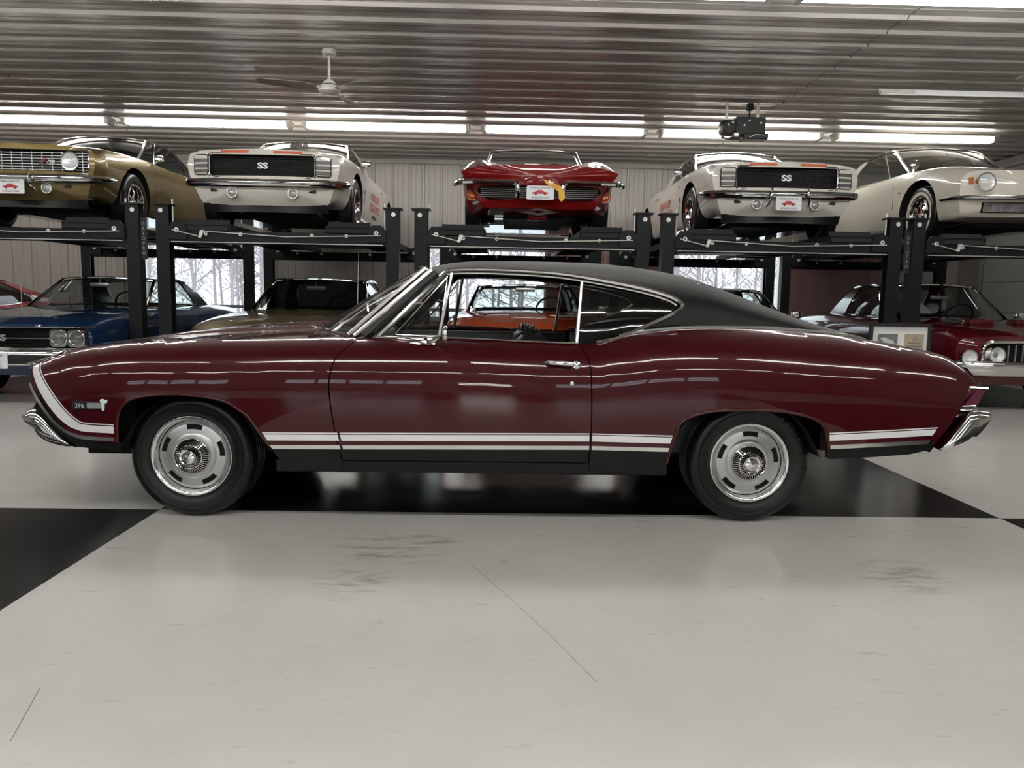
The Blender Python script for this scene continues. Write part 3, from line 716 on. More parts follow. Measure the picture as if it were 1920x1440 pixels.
def surf_x(body, v, z):
    """front surface position of a body at lateral v, height z (ray along +x), in car frame"""
    dg_me = body.data
    from mathutils.bvhtree import BVHTree
    if not hasattr(surf_x, 'c') or surf_x.c[0] != body.name:
        bm = bmesh.new(); bm.from_mesh(dg_me); surf_x.c = (body.name, BVHTree.FromBMesh(bm)); bm.free()
    h = surf_x.c[1].ray_cast(Vector((-1, v, z)), Vector((1, 0, 0)))
    return h[0].x if h[0] else 0.0
# ------------------------------------------------------------------ background cars
from mathutils.bvhtree import BVHTree
def bvh_of(ob):
    bm = bmesh.new(); bm.from_mesh(ob.data); b = BVHTree.FromBMesh(bm); bm.free(); return b
def fx(b, v, z):
    h = b.ray_cast(Vector((-1, v, z)), Vector((1, 0, 0))); return h[0].x if h[0] else 0.05
def tz(b, u, v):
    h = b.ray_cast(Vector((u, v, 3)), Vector((0, 0, -1))); return h[0].z if h[0] else 0.8
def sv(b, u, z, s):
    h = b.ray_cast(Vector((u, s*3, z)), Vector((0, -s, 0))); return h[0].y if h[0] else s*0.9
def drape_top(b, u0, u1, v0, v1, off=0.003, nu=14, nv=5):
    return [[(u0+(u1-u0)*i/nu, v0+(v1-v0)*j/nv, tz(b, u0+(u1-u0)*i/nu, v0+(v1-v0)*j/nv)+off) for j in range(nv+1)] for i in range(nu+1)]
def side_text(t, b, s, size, u, z, side, mat, bold=0.006):
    o = link('lettering', text_mesh(s, size, 0.001, mat, bold=bold), t, (u, sv(b, u, z, side)+side*0.010, z))
    o.rotation_euler = (PI/2, 0, PI if side > 0 else 0)
    return o
def front_bars(t, b, v0, v1, z0, z1, u, nh, nv, mat, name='grille_bar', th=0.004):
    for k in range(nh):
        z = z0+(z1-z0)*(k+0.5)/nh; MB().box(u-0.006, u+0.010, v0, v1, z-th, z+th).build(name, mat, t, smooth=0)
    if nv:
        me_u = MB().box(u-0.002, u+0.012, -0.002, 0.002, z0, z1).mesh('grille_upright', mat, smooth=0)
        for k in range(nv): link('grille_upright', me_u, t, (0, v0+(v1-v0)*(k+0.5)/nv, 0))
def cabin_cut(m, u0, u1, hw, z0): m.box(u0, u1, -hw, hw, z0, 2.0)

PONY = [st(0.0, .850, .84, .818, .875, .66, .80, .42, .68, .25, (-.02, 0, .04, .08, .07, .09, .15, .10)),
        st(0.28, .885, .87, .860, .915, .665, .880, .45, .71, .29),
        st(0.93, .915, .87, .905, .935, .72, .925, .45, .86, .21),
        st(1.55, .955, .86, .925, .935, .72, .92, .45, .86, .20),
        st(2.60, .935, .85, .915, .935, .71, .92, .45, .86, .20),
        st(3.35, .955, .84, .950, .945, .72, .925, .46, .86, .21),
        st(4.20, .945, .80, .925, .905, .70, .88, .46, .80, .28),
        st(4.62, .885, .74, .860, .840, .66, .80, .48, .70, .36, (.02, .02, .01, 0, 0, 0, -.03, -.03))]
def pony_car(name, label, x, y, z, body_mat, rs=True, stripes=False, guards=False, has_plate=False, top='soft_top', group=None, mirror_side=-1, lettered=False):
    t = thing(name, label, 'car', (x, y, z), PI/2, group); t.scale = (1, 0.96, 1)
    c = MB(); c.mi = 1; wheel_cut(c, 0.93, 0.34, 0.405); wheel_cut(c, 3.67, 0.34, 0.395)
    gv = 0.60 if rs else 0.80
    c.prism(rrect(-gv, gv, 0.555, 0.785, 0.03), 'x', -0.3, 0.10)
    cabin_cut(c, 1.42, 3.30, 0.66, 0.40)
    bo = loft_body(PONY, [body_mat, 'black'], (-0.035, 0.56), (4.66, 0.60), c, parent=t); b = bvh_of(bo)
    greenhouse(t, (1.46, .70, .925), (1.24, .955), (2.02, .57, 1.265), (1.93, 1.29), (3.02, .56, 1.25), (3.10, 1.275), (3.62, .66, .955), (3.72, .95), roof=top, glass='glass_dark')
    interior(t, 1.42, 3.30, 0.93)
    add_wheels(t, (0.93, 3.67), 0.825, 0.34, 'spoke')
    # chrome lip around the grille opening
    lip = [(fx(b, v, zz)-0.006 if abs(v) < gv+0.05 else 0, v, zz) for v, zz in rrect(-gv-0.012, gv+0.012, 0.543, 0.797, 0.04)]
    MB().tube(lip, 0.009, 6, closed=True).build('grille_surround', 'chrome', t)
    front_bars(t, b, -gv, gv, 0.565, 0.775, 0.055, 9 if rs else 7, 24 if rs else 14, 'black' if rs else 'steel', th=0.004 if rs else 0.0022)
    if rs:
        for s in (-1, 1):
            vs_ = [0.622+k*0.0395 for k in range(5)]
            def slab(z0, z1, o, mat, par, nm):
                mb = MB(); mb.ring_loft([[(fx(b, s*v, (z0+z1)/2)-o+(z1-z)*0.05, s*v, z) for z in (z0, z1)]+[(fx(b, s*v, (z0+z1)/2)+.03, s*v, z) for z in (z1, z0)] for v in vs_]); return mb.build(nm, mat, par, smooth=30)
            d = slab(0.572, 0.775, 0.016, body_mat, t, 'headlight_door')
            for k in range(3): slab(0.586+k*0.057, 0.621+k*0.057, 0.024, 'lamp_slot', d, 'slot')
            e = [(fx(b, s*v, zz)-0.014, s*v, zz) for v, zz in rrect(0.615, 0.785, 0.565, 0.78, 0.03)]
            MB().tube(e, 0.006, 6, closed=True).build('door_trim', 'trim_black', d)
        o = link('lettering', text_mesh('SS', 0.090, 0.006, 'stripe_white', bold=0.003), t, (0.035, 0, 0.672)); o.rotation_euler = (PI/2, 0, -PI/2); o.scale = (1.45, 1, 1)
    else:
        for s in (-1, 1): lamp(t, 0.035, s*0.615, 0.675, 0.088)
        o = link('lettering', text_mesh('Z', 0.085, 0.005, 'print_red', shear=0.3), t, (0.04, -0.30, 0.665)); o.rotation_euler = (PI/2, 0, -PI/2)
        o = link('lettering', text_mesh('/28', 0.070, 0.005, 'stripe_white', shear=0.2), t, (0.04, -0.39, 0.655)); o.rotation_euler = (PI/2, 0, -PI/2)
    bar_bumper(t, sym([(-0.035, 0, .475), (-0.03, .25, .475), (-0.01, .5, .477), (0.03, .70, .482), (0.09, .84, .49), (0.20, .925, .50), (0.36, .945, .505)]), 0.095, 0.055)
    for s in (-1, 1):
        pl_ = lamp(t, fx(b, s*.35, .375)-0.012, s*0.35, 0.375, 0.05, 'parking_light', bezel='steel'); pl_.children[0].data.materials[0] = M['lamp_grey']
        xx = fx(b, s*.56, .40); MB().rbox(xx-0.006, xx+0.02, s*.56-0.05, s*.56+0.05, 0.385, 0.425, 0.008, 1).build('bumper_slot', 'black', t, smooth=0)
        if guards:
            MB().tube([(-0.09, s*.21, .56), (-0.115, s*.215, .50), (-0.11, s*.225, .44), (-0.08, s*.235, .38), (-0.03, s*.25, .345)], [0.012, 0.022, 0.024, 0.02, 0.012], 8, flat=0.7).build('bumper_guard', 'chrome', t)
    if has_plate: plate(t, -0.075, 0.375)
    # black chin spoiler
    m = MB(); m.ring_loft([[(0.13, v, .27), (0.10+0.08*abs(v/.7)**2, v, .175), (0.12+0.08*abs(v/.7)**2, v, .175), (0.16, v, .27)] for v in np.linspace(-.72, .72, 13)])
    m.build('chin_spoiler', 'satin_black', t, smooth=40)
    if stripes:
        for s in (-1, 1):
            MB().grid(drape_top(b, 0.03, 1.30, s*0.14, s*0.46)).build('hood_stripe', 'stripe_orange', t, recalc=False)
            vv_ = np.linspace(0.14, 0.46, 7)
            MB().ring_loft([[(fx(b, s*v, z2)-0.004, s*v, z2) for z2 in (0.802, 0.812, 0.822, 0.830)]+[(fx(b, s*v, z2)+0.01, s*v, z2) for z2 in (0.830, 0.802)] for v in vv_]).build('lip_stripe', 'stripe_orange', t, smooth=40)
    # hood scoop
    m = MB(); g = [[(0.45+0.95*i/8, -0.30+0.60*j/8, tz(b, 0.45+0.95*i/8, -0.30+0.6*j/8)+0.045*math.sin(PI*min(1, (i/8)*1.1+0.02)/2)*(1-abs(-1+2*j/8)**4)-0.002) for j in range(9)] for i in range(9)]
    sheet(g, 0.03).build('hood_scoop', body_mat, t, smooth=60)
    s = mirror_side; vv = abs(sv(b, 1.62, 0.88, s))
    m = MB(); m.rbox(1.58, 1.65, min(s*(vv-.02), s*(vv+.10)), max(s*(vv-.02), s*(vv+.10)), .935, 1.015, .02, 2); m.cyl((1.63, s*(vv-.05), .88), (1.62, s*(vv+.02), .95), .014, 8); m.build('door_mirror', 'chrome', t)
    if lettered:
        for sd in (-1, 1):
            side_text(t, b, 'CHEVROLET', 0.125, 2.28, 0.60, sd, 'stripe_orange', 0.004)
            side_text(t, b, 'CAMARO SS', 0.145, 2.28, 0.46, sd, 'stripe_orange', 0.004)
            side_text(t, b, 'PACE CAR', 0.07, 2.28, 0.34, sd, 'print_dark', 0.001)
            side_text(t, b, 'SS', 0.07, 1.40, 0.58, sd, 'print_dark', 0.002)
    for sd in (-1, 1):
        vv = sv(b, 2.0, .68, sd)
        MB().rbox(2.75, 2.90, min(vv, vv+sd*.02), max(vv, vv+sd*.02), .745, .765, .006, 1).build('door_handle', 'chrome', t)
        g = [(u, sv(b, u, z2, sd)+sd*0.001, z2) for u, z2 in [(1.50, .90), (1.46, .75), (1.46, .5), (1.50, .27)]]
        MB().tube(g, 0.004, 4).build('door_seam', 'black', t)
    MB().rbox(0.6, 2.2, -.45, .45, .17, .30, .03, 1).build('engine_sump', 'black', t, smooth=0)
    MB().cyl((0.93, -.72, .30), (0.93, .72, .30), .035, 10).build('front_axle', 'black', t)
    bar_bumper_rear = MB().tube([(4.70, -0.85, .5), (4.76, -.5, .5), (4.78, 0, .5), (4.76, .5, .5), (4.70, .85, .5)], 0.045, 8).build('rear_bumper', 'chrome', t)
    return t
pony_car('olive_gold_coupe', 'olive gold coupe with silver grid grille and round headlights on lift', -5.28, 8.72, ZR, 'gold_paint', rs=False, guards=True, has_plate=True, top='black_paint')
pony_car('pace_coupe', 'white coupe with orange hood stripes and no plate, raised on lift', -2.61, 8.78, ZR, 'white_paint', stripes=True, top='soft_top', lettered=True)
pony_car('pace_coupe', 'white coupe with orange hood stripes, bumper guards and white plate on lift', 3.30, 8.90, ZR, 'white_paint', stripes=True, guards=True, has_plate=True, top='white_top', mirror_side=1, lettered=True)

def roadster():
    t = thing('red_roadster', 'red open roadster with twin chrome bumpers and yellow tag, raised on lift', 'car', (0.47, 8.72, ZR), PI/2)
    net = [st(0.0, .735, .78, .71, .875, .645, .76, .52, .60, .27, (0, 0, .03, .06, .03, .10, .17, .12)),
           st(0.30, .775, .79, .80, .885, .655, .83, .50, .62, .25),
           st(0.62, .795, .76, .875, .885, .67, .87, .46, .80, .22),
           st(0.95, .81, .76, .880, .885, .68, .87, .46, .82, .22),
           st(1.50, .84, .80, .860, .880, .67, .86, .45, .82, .20),
           st(2.60, .83, .80, .845, .880, .66, .86, .45, .82, .20),
           st(3.25, .85, .76, .890, .885, .68, .86, .46, .82, .22),
           st(4.05, .79, .72, .80, .82, .66, .79, .46, .72, .28),
           st(4.40, .71, .62, .70, .72, .62, .68, .48, .60, .36)]
    c = MB(); c.mi = 1; wheel_cut(c, 0.88, 0.335, 0.40); wheel_cut(c, 3.37, 0.335, 0.39); cabin_cut(c, 1.55, 2.75, 0.62, 0.40)
    c.prism([(-.70, .45), (-.66, .505), (.66, .505), (.70, .45), (.60, .37), (-.60, .37)], 'x', -.3, .22)
    bo = loft_body(net, ['corv_red', 'black'], (-0.01, 0.60), (4.43, 0.56), c, parent=t); b = bvh_of(bo)
    greenhouse(t, (1.52, .64, .865), (1.38, .865), (1.86, .55, 1.20), (1.80, 1.215), None, None, None, None, open_car=True, glass='glass')
    MB().tube([(1.50, -.66, .87), (1.86, -.57, 1.21)], .012, 6).build('wind_wing', 'chrome', t)
    for s in (-1, 1):
        MB().rbox(2.15, 2.32, s*.31-.25, s*.31+.25, .45, .90, .06, 3).build('seat', 'vinyl_seat', t)
        lamp(t, fx(b, s*.755, .415)-.015, s*.755, .415, .06, 'parking_light', bezel='corv_red', lens=None).data.materials[0] = M['corv_red']
        MB().lathe([(0, -.03), (.03, -.026), (.055, 0)], 24, 'x', (fx(b, s*.755, .415)-.012, s*.755, .415)).build('amber_lens', 'amber', t)
        # L shaped half bumper
        p = [(0.16, s*.95, .53), (0.02, s*.88, .533), (-.05, s*.74, .531), (-.07, s*.55, .530), (-.075, s*.36, .530), (-.08, s*.275, .520), (-.095, s*.25, .48), (-.085, s*.245, .42), (-.06, s*.25, .365)]
        MB().tube(smooth_poly(p, 4), [0.030]*len(smooth_poly(p, 4)), 8, flat=0.8).build('bumper', 'chrome', t)
        MB().tube([(fx(b, s*v, z)-.004, s*v, z) for v, z in ((.68, .47), (.64, .40), (.57, .365), (.30, .36))], .009, 6).build('grille_trim', 'chrome', t)
        # crisp fender peak trim line is bare paint: hidden lamp seams only
        e = [(fx(b, s*v, z)-.001, s*v, z) for v, z in ((.42, .70), (.42, .60), (.70, .60))]
        MB().tube(e, .003, 4).build('lamp_door_seam', 'black', t)
    front_bars(t, b, -.66, .66, .375, .50, .075, 6, 0, 'lamp_slot')
    plate(t, -.10, .415, .30, .15)
    tg = MB().prism([(-.03, .56), (-.06, .515), (-.20, .43), (-.205, .35), (-.235, .32), (-.27, .36), (-.265, .44), (-.22, .49)], 'x', -.115, -.112).build('yellow_tag', 'tag_yellow', t, smooth=0)
    o = link('lettering', text_mesh('SOLD', .055, .0005, 'stripe_orange'), tg, (-.117, -.14, .50)); o.rotation_euler = (PI/2, rad(-32) * -1, -PI/2)
    add_wheels(t, (.88, 3.37), .76, .335, 'spoke', white=False)
    MB().rbox(.5, 2.0, -.4, .4, .19, .30, .03, 1).build('engine_sump', 'black', t, smooth=0)
    MB().rbox(.40, .55, -.12, .12, .17, .30, .03, 2).build('oil_filter_guard', 'corv_red', t, smooth=0)
    m = MB(); m.tube([(.35, -.55, .30), (.30, -.2, .26), (.28, 0, .22), (.30, .2, .26), (.35, .55, .30)], .018, 8); m.tube([(.55, -.70, .33), (.6, -.3, .27), (.6, .3, .27), (.55, .7, .33)], .03, 8); m.build('sway_bar', 'steel', t)
    c0 = Vector((2.0, -.31, .92)); m = MB(); m.tube([c0+Vector((.09*math.sin(a)*.4, .18*math.cos(a), .18*math.sin(a)*.9)) for a in np.linspace(0, 2*PI, 24, endpoint=False)], .012, 6, closed=True); m.build('steering_wheel', 'trim_black', t)
    m = MB(); m.rbox(1.86, 1.88, -.11, .11, 1.03, 1.075, .012, 2); m.cyl((1.85, 0, .90), (1.87, 0, 1.04), .01, 6); m.build('rear_view_mirror', 'chrome', t)
    MB().rbox(1.50, 1.72, -.6, .6, .72, .86, .03, 2).build('dashboard', 'trim_black', t)
    for s in (-1, 1):
        e = [(u, s*(abs(sv(b, u, .66, s))+.001), .66) for u in np.linspace(.25, 4.2, 20)]
    return t
roadster()

def grilleless():
    t = thing('cream_coupe', 'cream white coupe with round headlights and no upper grille, raised on lift', 'car', (6.00, 8.58, ZR), PI/2)
    net = [st(0.0, .755, .76, .755, .845, .62, .83, .44, .72, .26, (0, .0, .05, .09, .08, .10, .17, .10)),
           st(0.30, .83, .80, .835, .885, .65, .885, .45, .80, .24),
           st(0.90, .90, .82, .905, .895, .72, .90, .46, .84, .22),
           st(1.55, .945, .80, .94, .895, .72, .895, .46, .84, .20),
           st(2.70, .95, .79, .93, .890, .70, .89, .46, .84, .20),
           st(3.50, .97, .77, .945, .885, .72, .88, .46, .82, .22),
           st(4.40, .93, .72, .90, .82, .70, .80, .48, .72, .30),
           st(4.80, .86, .62, .84, .72, .66, .70, .50, .62, .38)]
    c = MB(); c.mi = 1; wheel_cut(c, 0.86, 0.345, 0.42); wheel_cut(c, 3.63, 0.345, 0.40); cabin_cut(c, 1.50, 3.45, .64, .42)
    c.prism([(-.58, .30), (-.60, .41), (.60, .41), (.58, .30)], 'x', -.3, .14)
    bo = loft_body(net, ['cream_paint', 'black'], (-.02, .56), (4.83, .60), c, parent=t); b = bvh_of(bo)
    greenhouse(t, (1.50, .66, .945), (1.26, .97), (2.10, .57, 1.335), (2.00, 1.355), (3.15, .56, 1.31), (3.22, 1.335), (3.80, .64, .975), (3.92, .97), roof='cream_paint', glass='glass')
    interior(t, 1.48, 3.40, .95)
    add_wheels(t, (.86, 3.63), .775, .345, 'disc', n=5, white=True)
    for s in (-1, 1):
        x = fx(b, s*.60, .625); lamp(t, x-.02, s*.60, .625, .092)
        MB().rbox(x+.0, x+.05, min(s*.72, s*.765), max(s*.72, s*.765), .60, .68, .01, 1).build('marker_light', 'amber', t)
    bar_bumper(t, sym([(-.06, 0, .455), (-.055, .3, .455), (-.04, .55, .457), (.02, .74, .46), (.12, .86, .462), (.30, .93, .455)]), .06, .05)
    g = MB()
    for k in range(7): g.box(.05, .06, -.58, .58, .310+k*.014, .314+k*.014)
    for k in range(60): v = -.575+k*.0195; g.box(.052, .060, v-.002, v+.002, .305, .405)
    tag(g.build('mesh_grille', 'steel', t, smooth=0), kind='stuff')
    s = 1; vv = abs(sv(b, 1.35, .9, 1))
    m = MB(); m.lathe([(0, -.02), (.05, -.012), (.06, .01), (.05, .03), (0, .05)], 20, 'x', (1.30, vv-.10, 1.02)); m.cyl((1.32, vv-.10, .93), (1.32, vv-.10, .99), .012, 8); m.build('door_mirror', 'chrome', t)
    for sd in (-1, 1):
        g = [(u, sv(b, u, z2, sd)+sd*.001, z2) for u, z2 in [(1.52, .92), (1.46, .75), (1.44, .5), (1.48, .27)]]; MB().tube(g, .004, 4).build('door_seam', 'black', t)
        MB().rbox(1.25, 1.32, min(sd*.90, sd*.91), max(sd*.90, sd*.91), .66, .672, .003, 1).build('fender_badge', 'trim_black', t, smooth=0)
    MB().rbox(.5, 2.2, -.45, .45, .18, .30, .03, 1).build('engine_sump', 'black', t, smooth=0)
    return t
grilleless()

def parked_sedan(name, label, x, y, mat, roof, hw=0.92, L=4.95, ztop=1.30, nose='quad', glass='glass_dark', pillars=None, z_hood=0.0, fast=False):
    """full-bodied car standing on the floor; nose: 'quad' four lamps in a black grille, 'split', 'plain'"""
    t = thing(name, label, 'car', (x, y, 0), PI/2)
    k = hw/0.95; zh = z_hood
    net = [st(0.0, .80+zh, .84*k, .775+zh, .90*k, .66, .86*k, .44, .74*k, .28, (-.02, 0, .05, .09, .09, .10, .14, .08)),
           st(0.30, .865+zh, .87*k, .835+zh, .94*k, .68, .92*k, .44, .82*k, .26),
           st(1.00, .935+zh, .87*k, .905+zh, .95*k, .74, .94*k, .45, .88*k, .24),
           st(1.65, .965+zh, .86*k, .93+zh, .95*k, .75, .94*k, .45, .88*k, .22),
           st(2.70, .945+zh, .85*k, .92+zh, .95*k, .74, .94*k, .45, .88*k, .22),
           st(3.55, .98+zh, .84*k, .955+zh, .955*k, .75, .94*k, .46, .88*k, .24),
           st(4.50, .95+zh, .80*k, .92+zh, .91*k, .74, .89*k, .48, .80*k, .30),
           st(L-.03, .86+zh, .76*k, .84+zh, .86*k, .68, .84*k, .50, .74*k, .38)]
    c = MB(); c.mi = 1; wheel_cut(c, 0.98, 0.33, 0.39); wheel_cut(c, 3.82, 0.33, 0.385); cabin_cut(c, 1.62, 3.40, .66*k, .42)
    if nose == 'quad': c.prism(rrect(-.865*k, .865*k, .565, .755, .02), 'x', -.3, .10)
    if nose == 'split': c.prism(rrect(-.60, .60, .50, .735, .09), 'x', -.3, .10)
    bo = loft_body(net, [mat, 'black'], (-.035, .56), (L, .62), c, parent=t); b = bvh_of(bo)
    zb = .925+zh
    if fast: R, Rc, B, Bc = (3.05, .56*k, ztop-.05), (3.15, ztop-.02), (4.25, .70*k, zb+.02), (4.35, zb+.02)
    else: R, Rc, B, Bc = (3.20, .57*k, ztop-.035), (3.28, ztop-.01), (3.75, .70*k, zb+.03), (3.85, zb+.03)
    pl = pillars or {}
    greenhouse(t, (1.66, .72*k, zb+.005), (1.42, zb+.03), (2.22, .59*k, ztop-.03), (2.12, ztop), R, Rc, B, Bc, roof=roof, glass=glass, **pl)
    interior(t, 1.62, 3.40, .94+zh)
    add_wheels(t, (.98, 3.82), .79*k, .33, 'disc')
    if nose == 'quad':
        for s in (-1, 1):
            for v in (.595, .775):
                q = MB().prism(rrect(s*v*k-.088, s*v*k+.088, .575, .748, .045, 5), 'x', .008, .05).build('headlight_housing', 'chrome', t, smooth=40)
                lamp(q, .012, s*v*k, .6615, .070)
        for z in (.655,): MB().rbox(.03, .05, -.50*k, .50*k, z-.008, z+.008, .004, 1).build('grille_bar', 'chrome', t)
        for z0, z1 in ((.755, .775), (.545, .563)):
            MB().tube([(fx(b, v, (z0+z1)/2)-.006, v, (z0+z1)/2) for v in np.linspace(-.88*k, .88*k, 17)], .010, 6).build('grille_trim', 'chrome', t)
        front_bars(t, b, -.50*k, .50*k, .575, .745, .07, 7, 0, 'satin_black')
    bar_bumper(t, sym([(-.06, 0, .465), (-.055, .3, .465), (-.04, .55, .466), (.01, .74*k, .468), (.08, .87*k, .47), (.22, .955*k, .47), (.42, .975*k, .47)]), .16, .06)
    bar_bumper(t, [(L+.05-abs(v/.9)**3*.12, v, .50) for v in np.linspace(-.90*k, .90*k, 11)], .14, -.05, name='rear_bumper')
    for sd in (-1, 1):
        for us in ((1.62, 1.56, 1.56, 1.62), (3.02, 3.06, 3.06, 3.02)):
            g = [(u, sv(b, u, z2, sd)+sd*.001, z2) for u, z2 in zip(us, (.90, .75, .5, .28))]; MB().tube(g, .004, 4).build('door_seam', 'black', t)
        vv = sv(b, 2.8, .80, sd); MB().rbox(2.78, 2.93, min(vv, vv+sd*.02), max(vv, vv+sd*.02), .79, .81, .006, 1).build('door_handle', 'chrome', t)
    s = -1; vv = abs(sv(b, 1.75, .90, s))
    m = MB(); m.rbox(1.72, 1.78, s*(vv+.13), s*(vv+.0), .95+zh, 1.03+zh, .02, 2); m.cyl((1.77, s*(vv-.05), .91+zh), (1.76, s*(vv+.05), .97+zh), .013, 8); m.build('door_mirror', 'chrome', t)
    return t, b
t, b = parked_sedan('blue_coupe', 'deep blue coupe with four headlights and white plate under lift', -4.91, 7.72, 'blue_paint', 'black_paint', hw=.915, glass='glass')
o = link('lettering', text_mesh('SS', .085, .006, 'steel', bold=.003), t, (.015, 0, .655)); o.rotation_euler = (PI/2, 0, -PI/2); o.scale = (1.4, 1, 1)
plate(t, -.13, .44); MB().rbox(-.12, -.10, -.62, .62, .41, .50, .02, 2).build('bumper_slot', 'black', t)
bd = link('lettering', text_mesh('396', .03, .002, 'chrome'), t, (.20, -.45, tz(b, .2, -.45)+.02)); bd.rotation_euler = (PI/2, 0, -PI/2)
MB().tube([(1.3, .55, tz(b, 1.3, .55)), (1.32, .55, 1.75)], .004, 5).build('antenna', 'wire', t)
pp = MB().prism([(-.12, -.10), (.12, -.10), (.12, .10), (-.12, .10)], 'z', 0, .001).build('window_sheet', 'paper', t, smooth=0); pp.location = (1.80, .40, 1.045); pp.rotation_euler = (0, rad(-32), rad(10))

t, b = parked_sedan('gold_coupe', 'bronze gold coupe with dark roof parked under lift beside the blue coupe', -2.22, 7.62, 'gold2_paint', 'black_paint', hw=.90, ztop=1.325)
MB().tube([(1.35, -.62, tz(b, 1.35, -.62)), (1.40, -.63, 1.72)], .004, 5).build('antenna', 'wire', t)
t, b = parked_sedan('orange_coupe', 'orange coupe with silver hood trim seen through the maroon car windows', 0.36, 7.55, 'orange_paint', 'black_paint', hw=.92, ztop=1.29, glass='glass', z_hood=.025)
for s in (-1, 1):
    m = MB().tube([(.75, s*.20, tz(b, .75, s*.20)+.012), (.72, s*.22, tz(b, .72, s*.22)+.02), (.72, s*.46, tz(b, .72, s*.46)+.02), (.78, s*.48, tz(b, .78, s*.48)+.012)], .012, 6); m.build('hood_trim', 'chrome', t)
t, b = parked_sedan('black_coupe', 'dark coupe with slim silver roof edge under lift, behind the vinyl roof', 2.86, 7.75, 'black_paint', 'black_paint', hw=.88, ztop=1.285, glass='glass')
t, b = parked_sedan('red_fastback', 'bright red fastback coupe behind the blue coupe', -7.60, 8.25, 'red_paint', 'red_paint', hw=.90, ztop=1.29, fast=True)
# maroon sedan with odd twin headlights at the right
t, b = parked_sedan('maroon_hardtop', 'maroon hardtop with chrome window frames and oval chrome grille under lift', 5.86, 8.12, 'maroon2', 'maroon2', hw=.925, L=4.9, ztop=1.40, nose='split', glass='glass', z_hood=.02)
for s in (-1, 1):
    x = fx(b, s*.775, .575); lamp(t, x-.06, s*.775, .575, .078)
    lamp(t, .03, s*.46, .605, .078)
    MB().prism(rrect(min(s*.36, s*.58), max(s*.36, s*.58), .525, .685, .07, 5), 'x', .055, .07).build('lamp_plate', 'alu', t, smooth=0)
MB().tube([(fx(b, v, z)-.012, v, z) for v, z in rrect(-.63, .63, .475, .755, .11, 6)], .020, 8, closed=True).build('grille_surround', 'chrome', t)
for k in range(9):
    v = -.32+k*.08; MB().box(.055, .075, v-.006, v+.006, .52, .72).build('grille_bar', 'steel', t, smooth=0)
for s in (-1, 1):
    MB().tube([(u, sv(b, u, .845, s)+s*.004, .845) for u in np.linspace(.35, 4.7, 24)], .009, 6).build('side_trim', 'chrome', t)
    MB().rbox(.62, .82, s*.27-.14, s*.27+.14, tz(b, .72, .27)-.02, tz(b, .72, .27)+.05, .02, 2).build('hood_scoop', 'maroon2', t)
pp = MB().prism([(-.12, -.10), (.12, -.10), (.12, .10), (-.12, .10)], 'z', 0, .001).build('window_sheet', 'paper', t, smooth=0); pp.location = (1.80, .36, 1.09); pp.rotation_euler = (0, rad(-30), rad(5))
# ------------------------------------------------------------------ the maroon fastback in front
CX, YC = -0.1073, 4.68
hero = thing('maroon_fastback', 'polished maroon two door fastback with black vinyl roof and white stripes, parked broadside', 'car', (CX, YC, 0), 0)
zt = curve([(-2.30, .735), (-2.23, .762), (-2.10, .822), (-2.045, .839), (-1.9, .862), (-1.767, .878), (-1.62, .891), (-1.357, .903), (-1.105, .909), (-.773, .920), (-.613, .926), (-.12, .929), (.26, .918), (.526, .912), (.62, .917), (.70, .938), (.78, .962), (.86, .977), (1.02, .996), (1.247, 1.005), (1.474, 1.003), (1.657, .993), (1.85, .981), (2.045, .953), (2.184, .930), (2.324, .906), (2.43, .881), (2.489, .847), (2.541, .80), (2.579, .76), (2.61, .71)])
zc = curve([(-2.30, .715), (-2.116, .746), (-2.0, .766), (-1.77, .79), (-1.59, .798), (-1.26, .806), (-.68, .818), (-.12, .821), (.33, .811), (.583, .812), (.69, .822), (.87, .845), (1.1, .858), (1.25, .859), (1.56, .845), (1.88, .826), (2.04, .816), (2.15, .806), (2.375, .788), (2.50, .765), (2.61, .70)])
Wm = curve([(-2.30, .79), (-2.20, .835), (-2.10, .868), (-1.95, .900), (-1.7, .927), (-1.2, .945), (-.6, .955), (.3, .958), (.9, .962), (1.4, .966), (1.8, .958), (2.15, .940), (2.40, .915), (2.61, .875)])
_s = np.linspace(-.80, 0, 161); _th = np.interp(_s, [-.8, -.5, -.3, -.16, -.11, -.05, -.02, 0], [-9, -5, -3, 0, 3.5, 12, 22, 26])
_D = np.concatenate([[0], np.cumsum((np.tan(np.radians(_th))[1:]+np.tan(np.radians(_th))[:-1])/2*np.diff(_s))]); _D -= _D.min()
_x = np.linspace(0, 1, 101); _t2 = np.interp(_x, [0, .12, .30, .6, .85, 1], [26, 29, 43, 50, 62, 79])
_D2 = np.concatenate([[0], np.cumsum((np.tan(np.radians(_t2))[1:]+np.tan(np.radians(_t2))[:-1])/2*np.diff(_x))])
FARCH = [(-1.747, .30), (-1.744, .40), (-1.735, .522), (-1.714, .574), (-1.682, .606), (-1.635, .625), (-1.542, .641), (-1.449, .646), (-1.357, .642), (-1.263, .631), (-1.193, .611), (-1.147, .582), (-1.101, .549), (-1.069, .507), (-1.042, .465), (-1.015, .426), (-.992, .394), (-.933, .311), (-.908, .279)]
RARCH = [(.955, .279), (.966, .335), (.976, .383), (.987, .425), (.999, .472), (1.013, .517), (1.034, .548), (1.078, .576), (1.148, .597), (1.22, .607), (1.364, .613), (1.509, .608), (1.607, .593), (1.68, .573), (1.727, .546), (1.751, .509), (1.762, .456), (1.768, .374)]
FA = np.array(smooth_poly(FARCH[1:-2], 4)); RA = np.array(smooth_poly(RARCH[1:-1], 4))
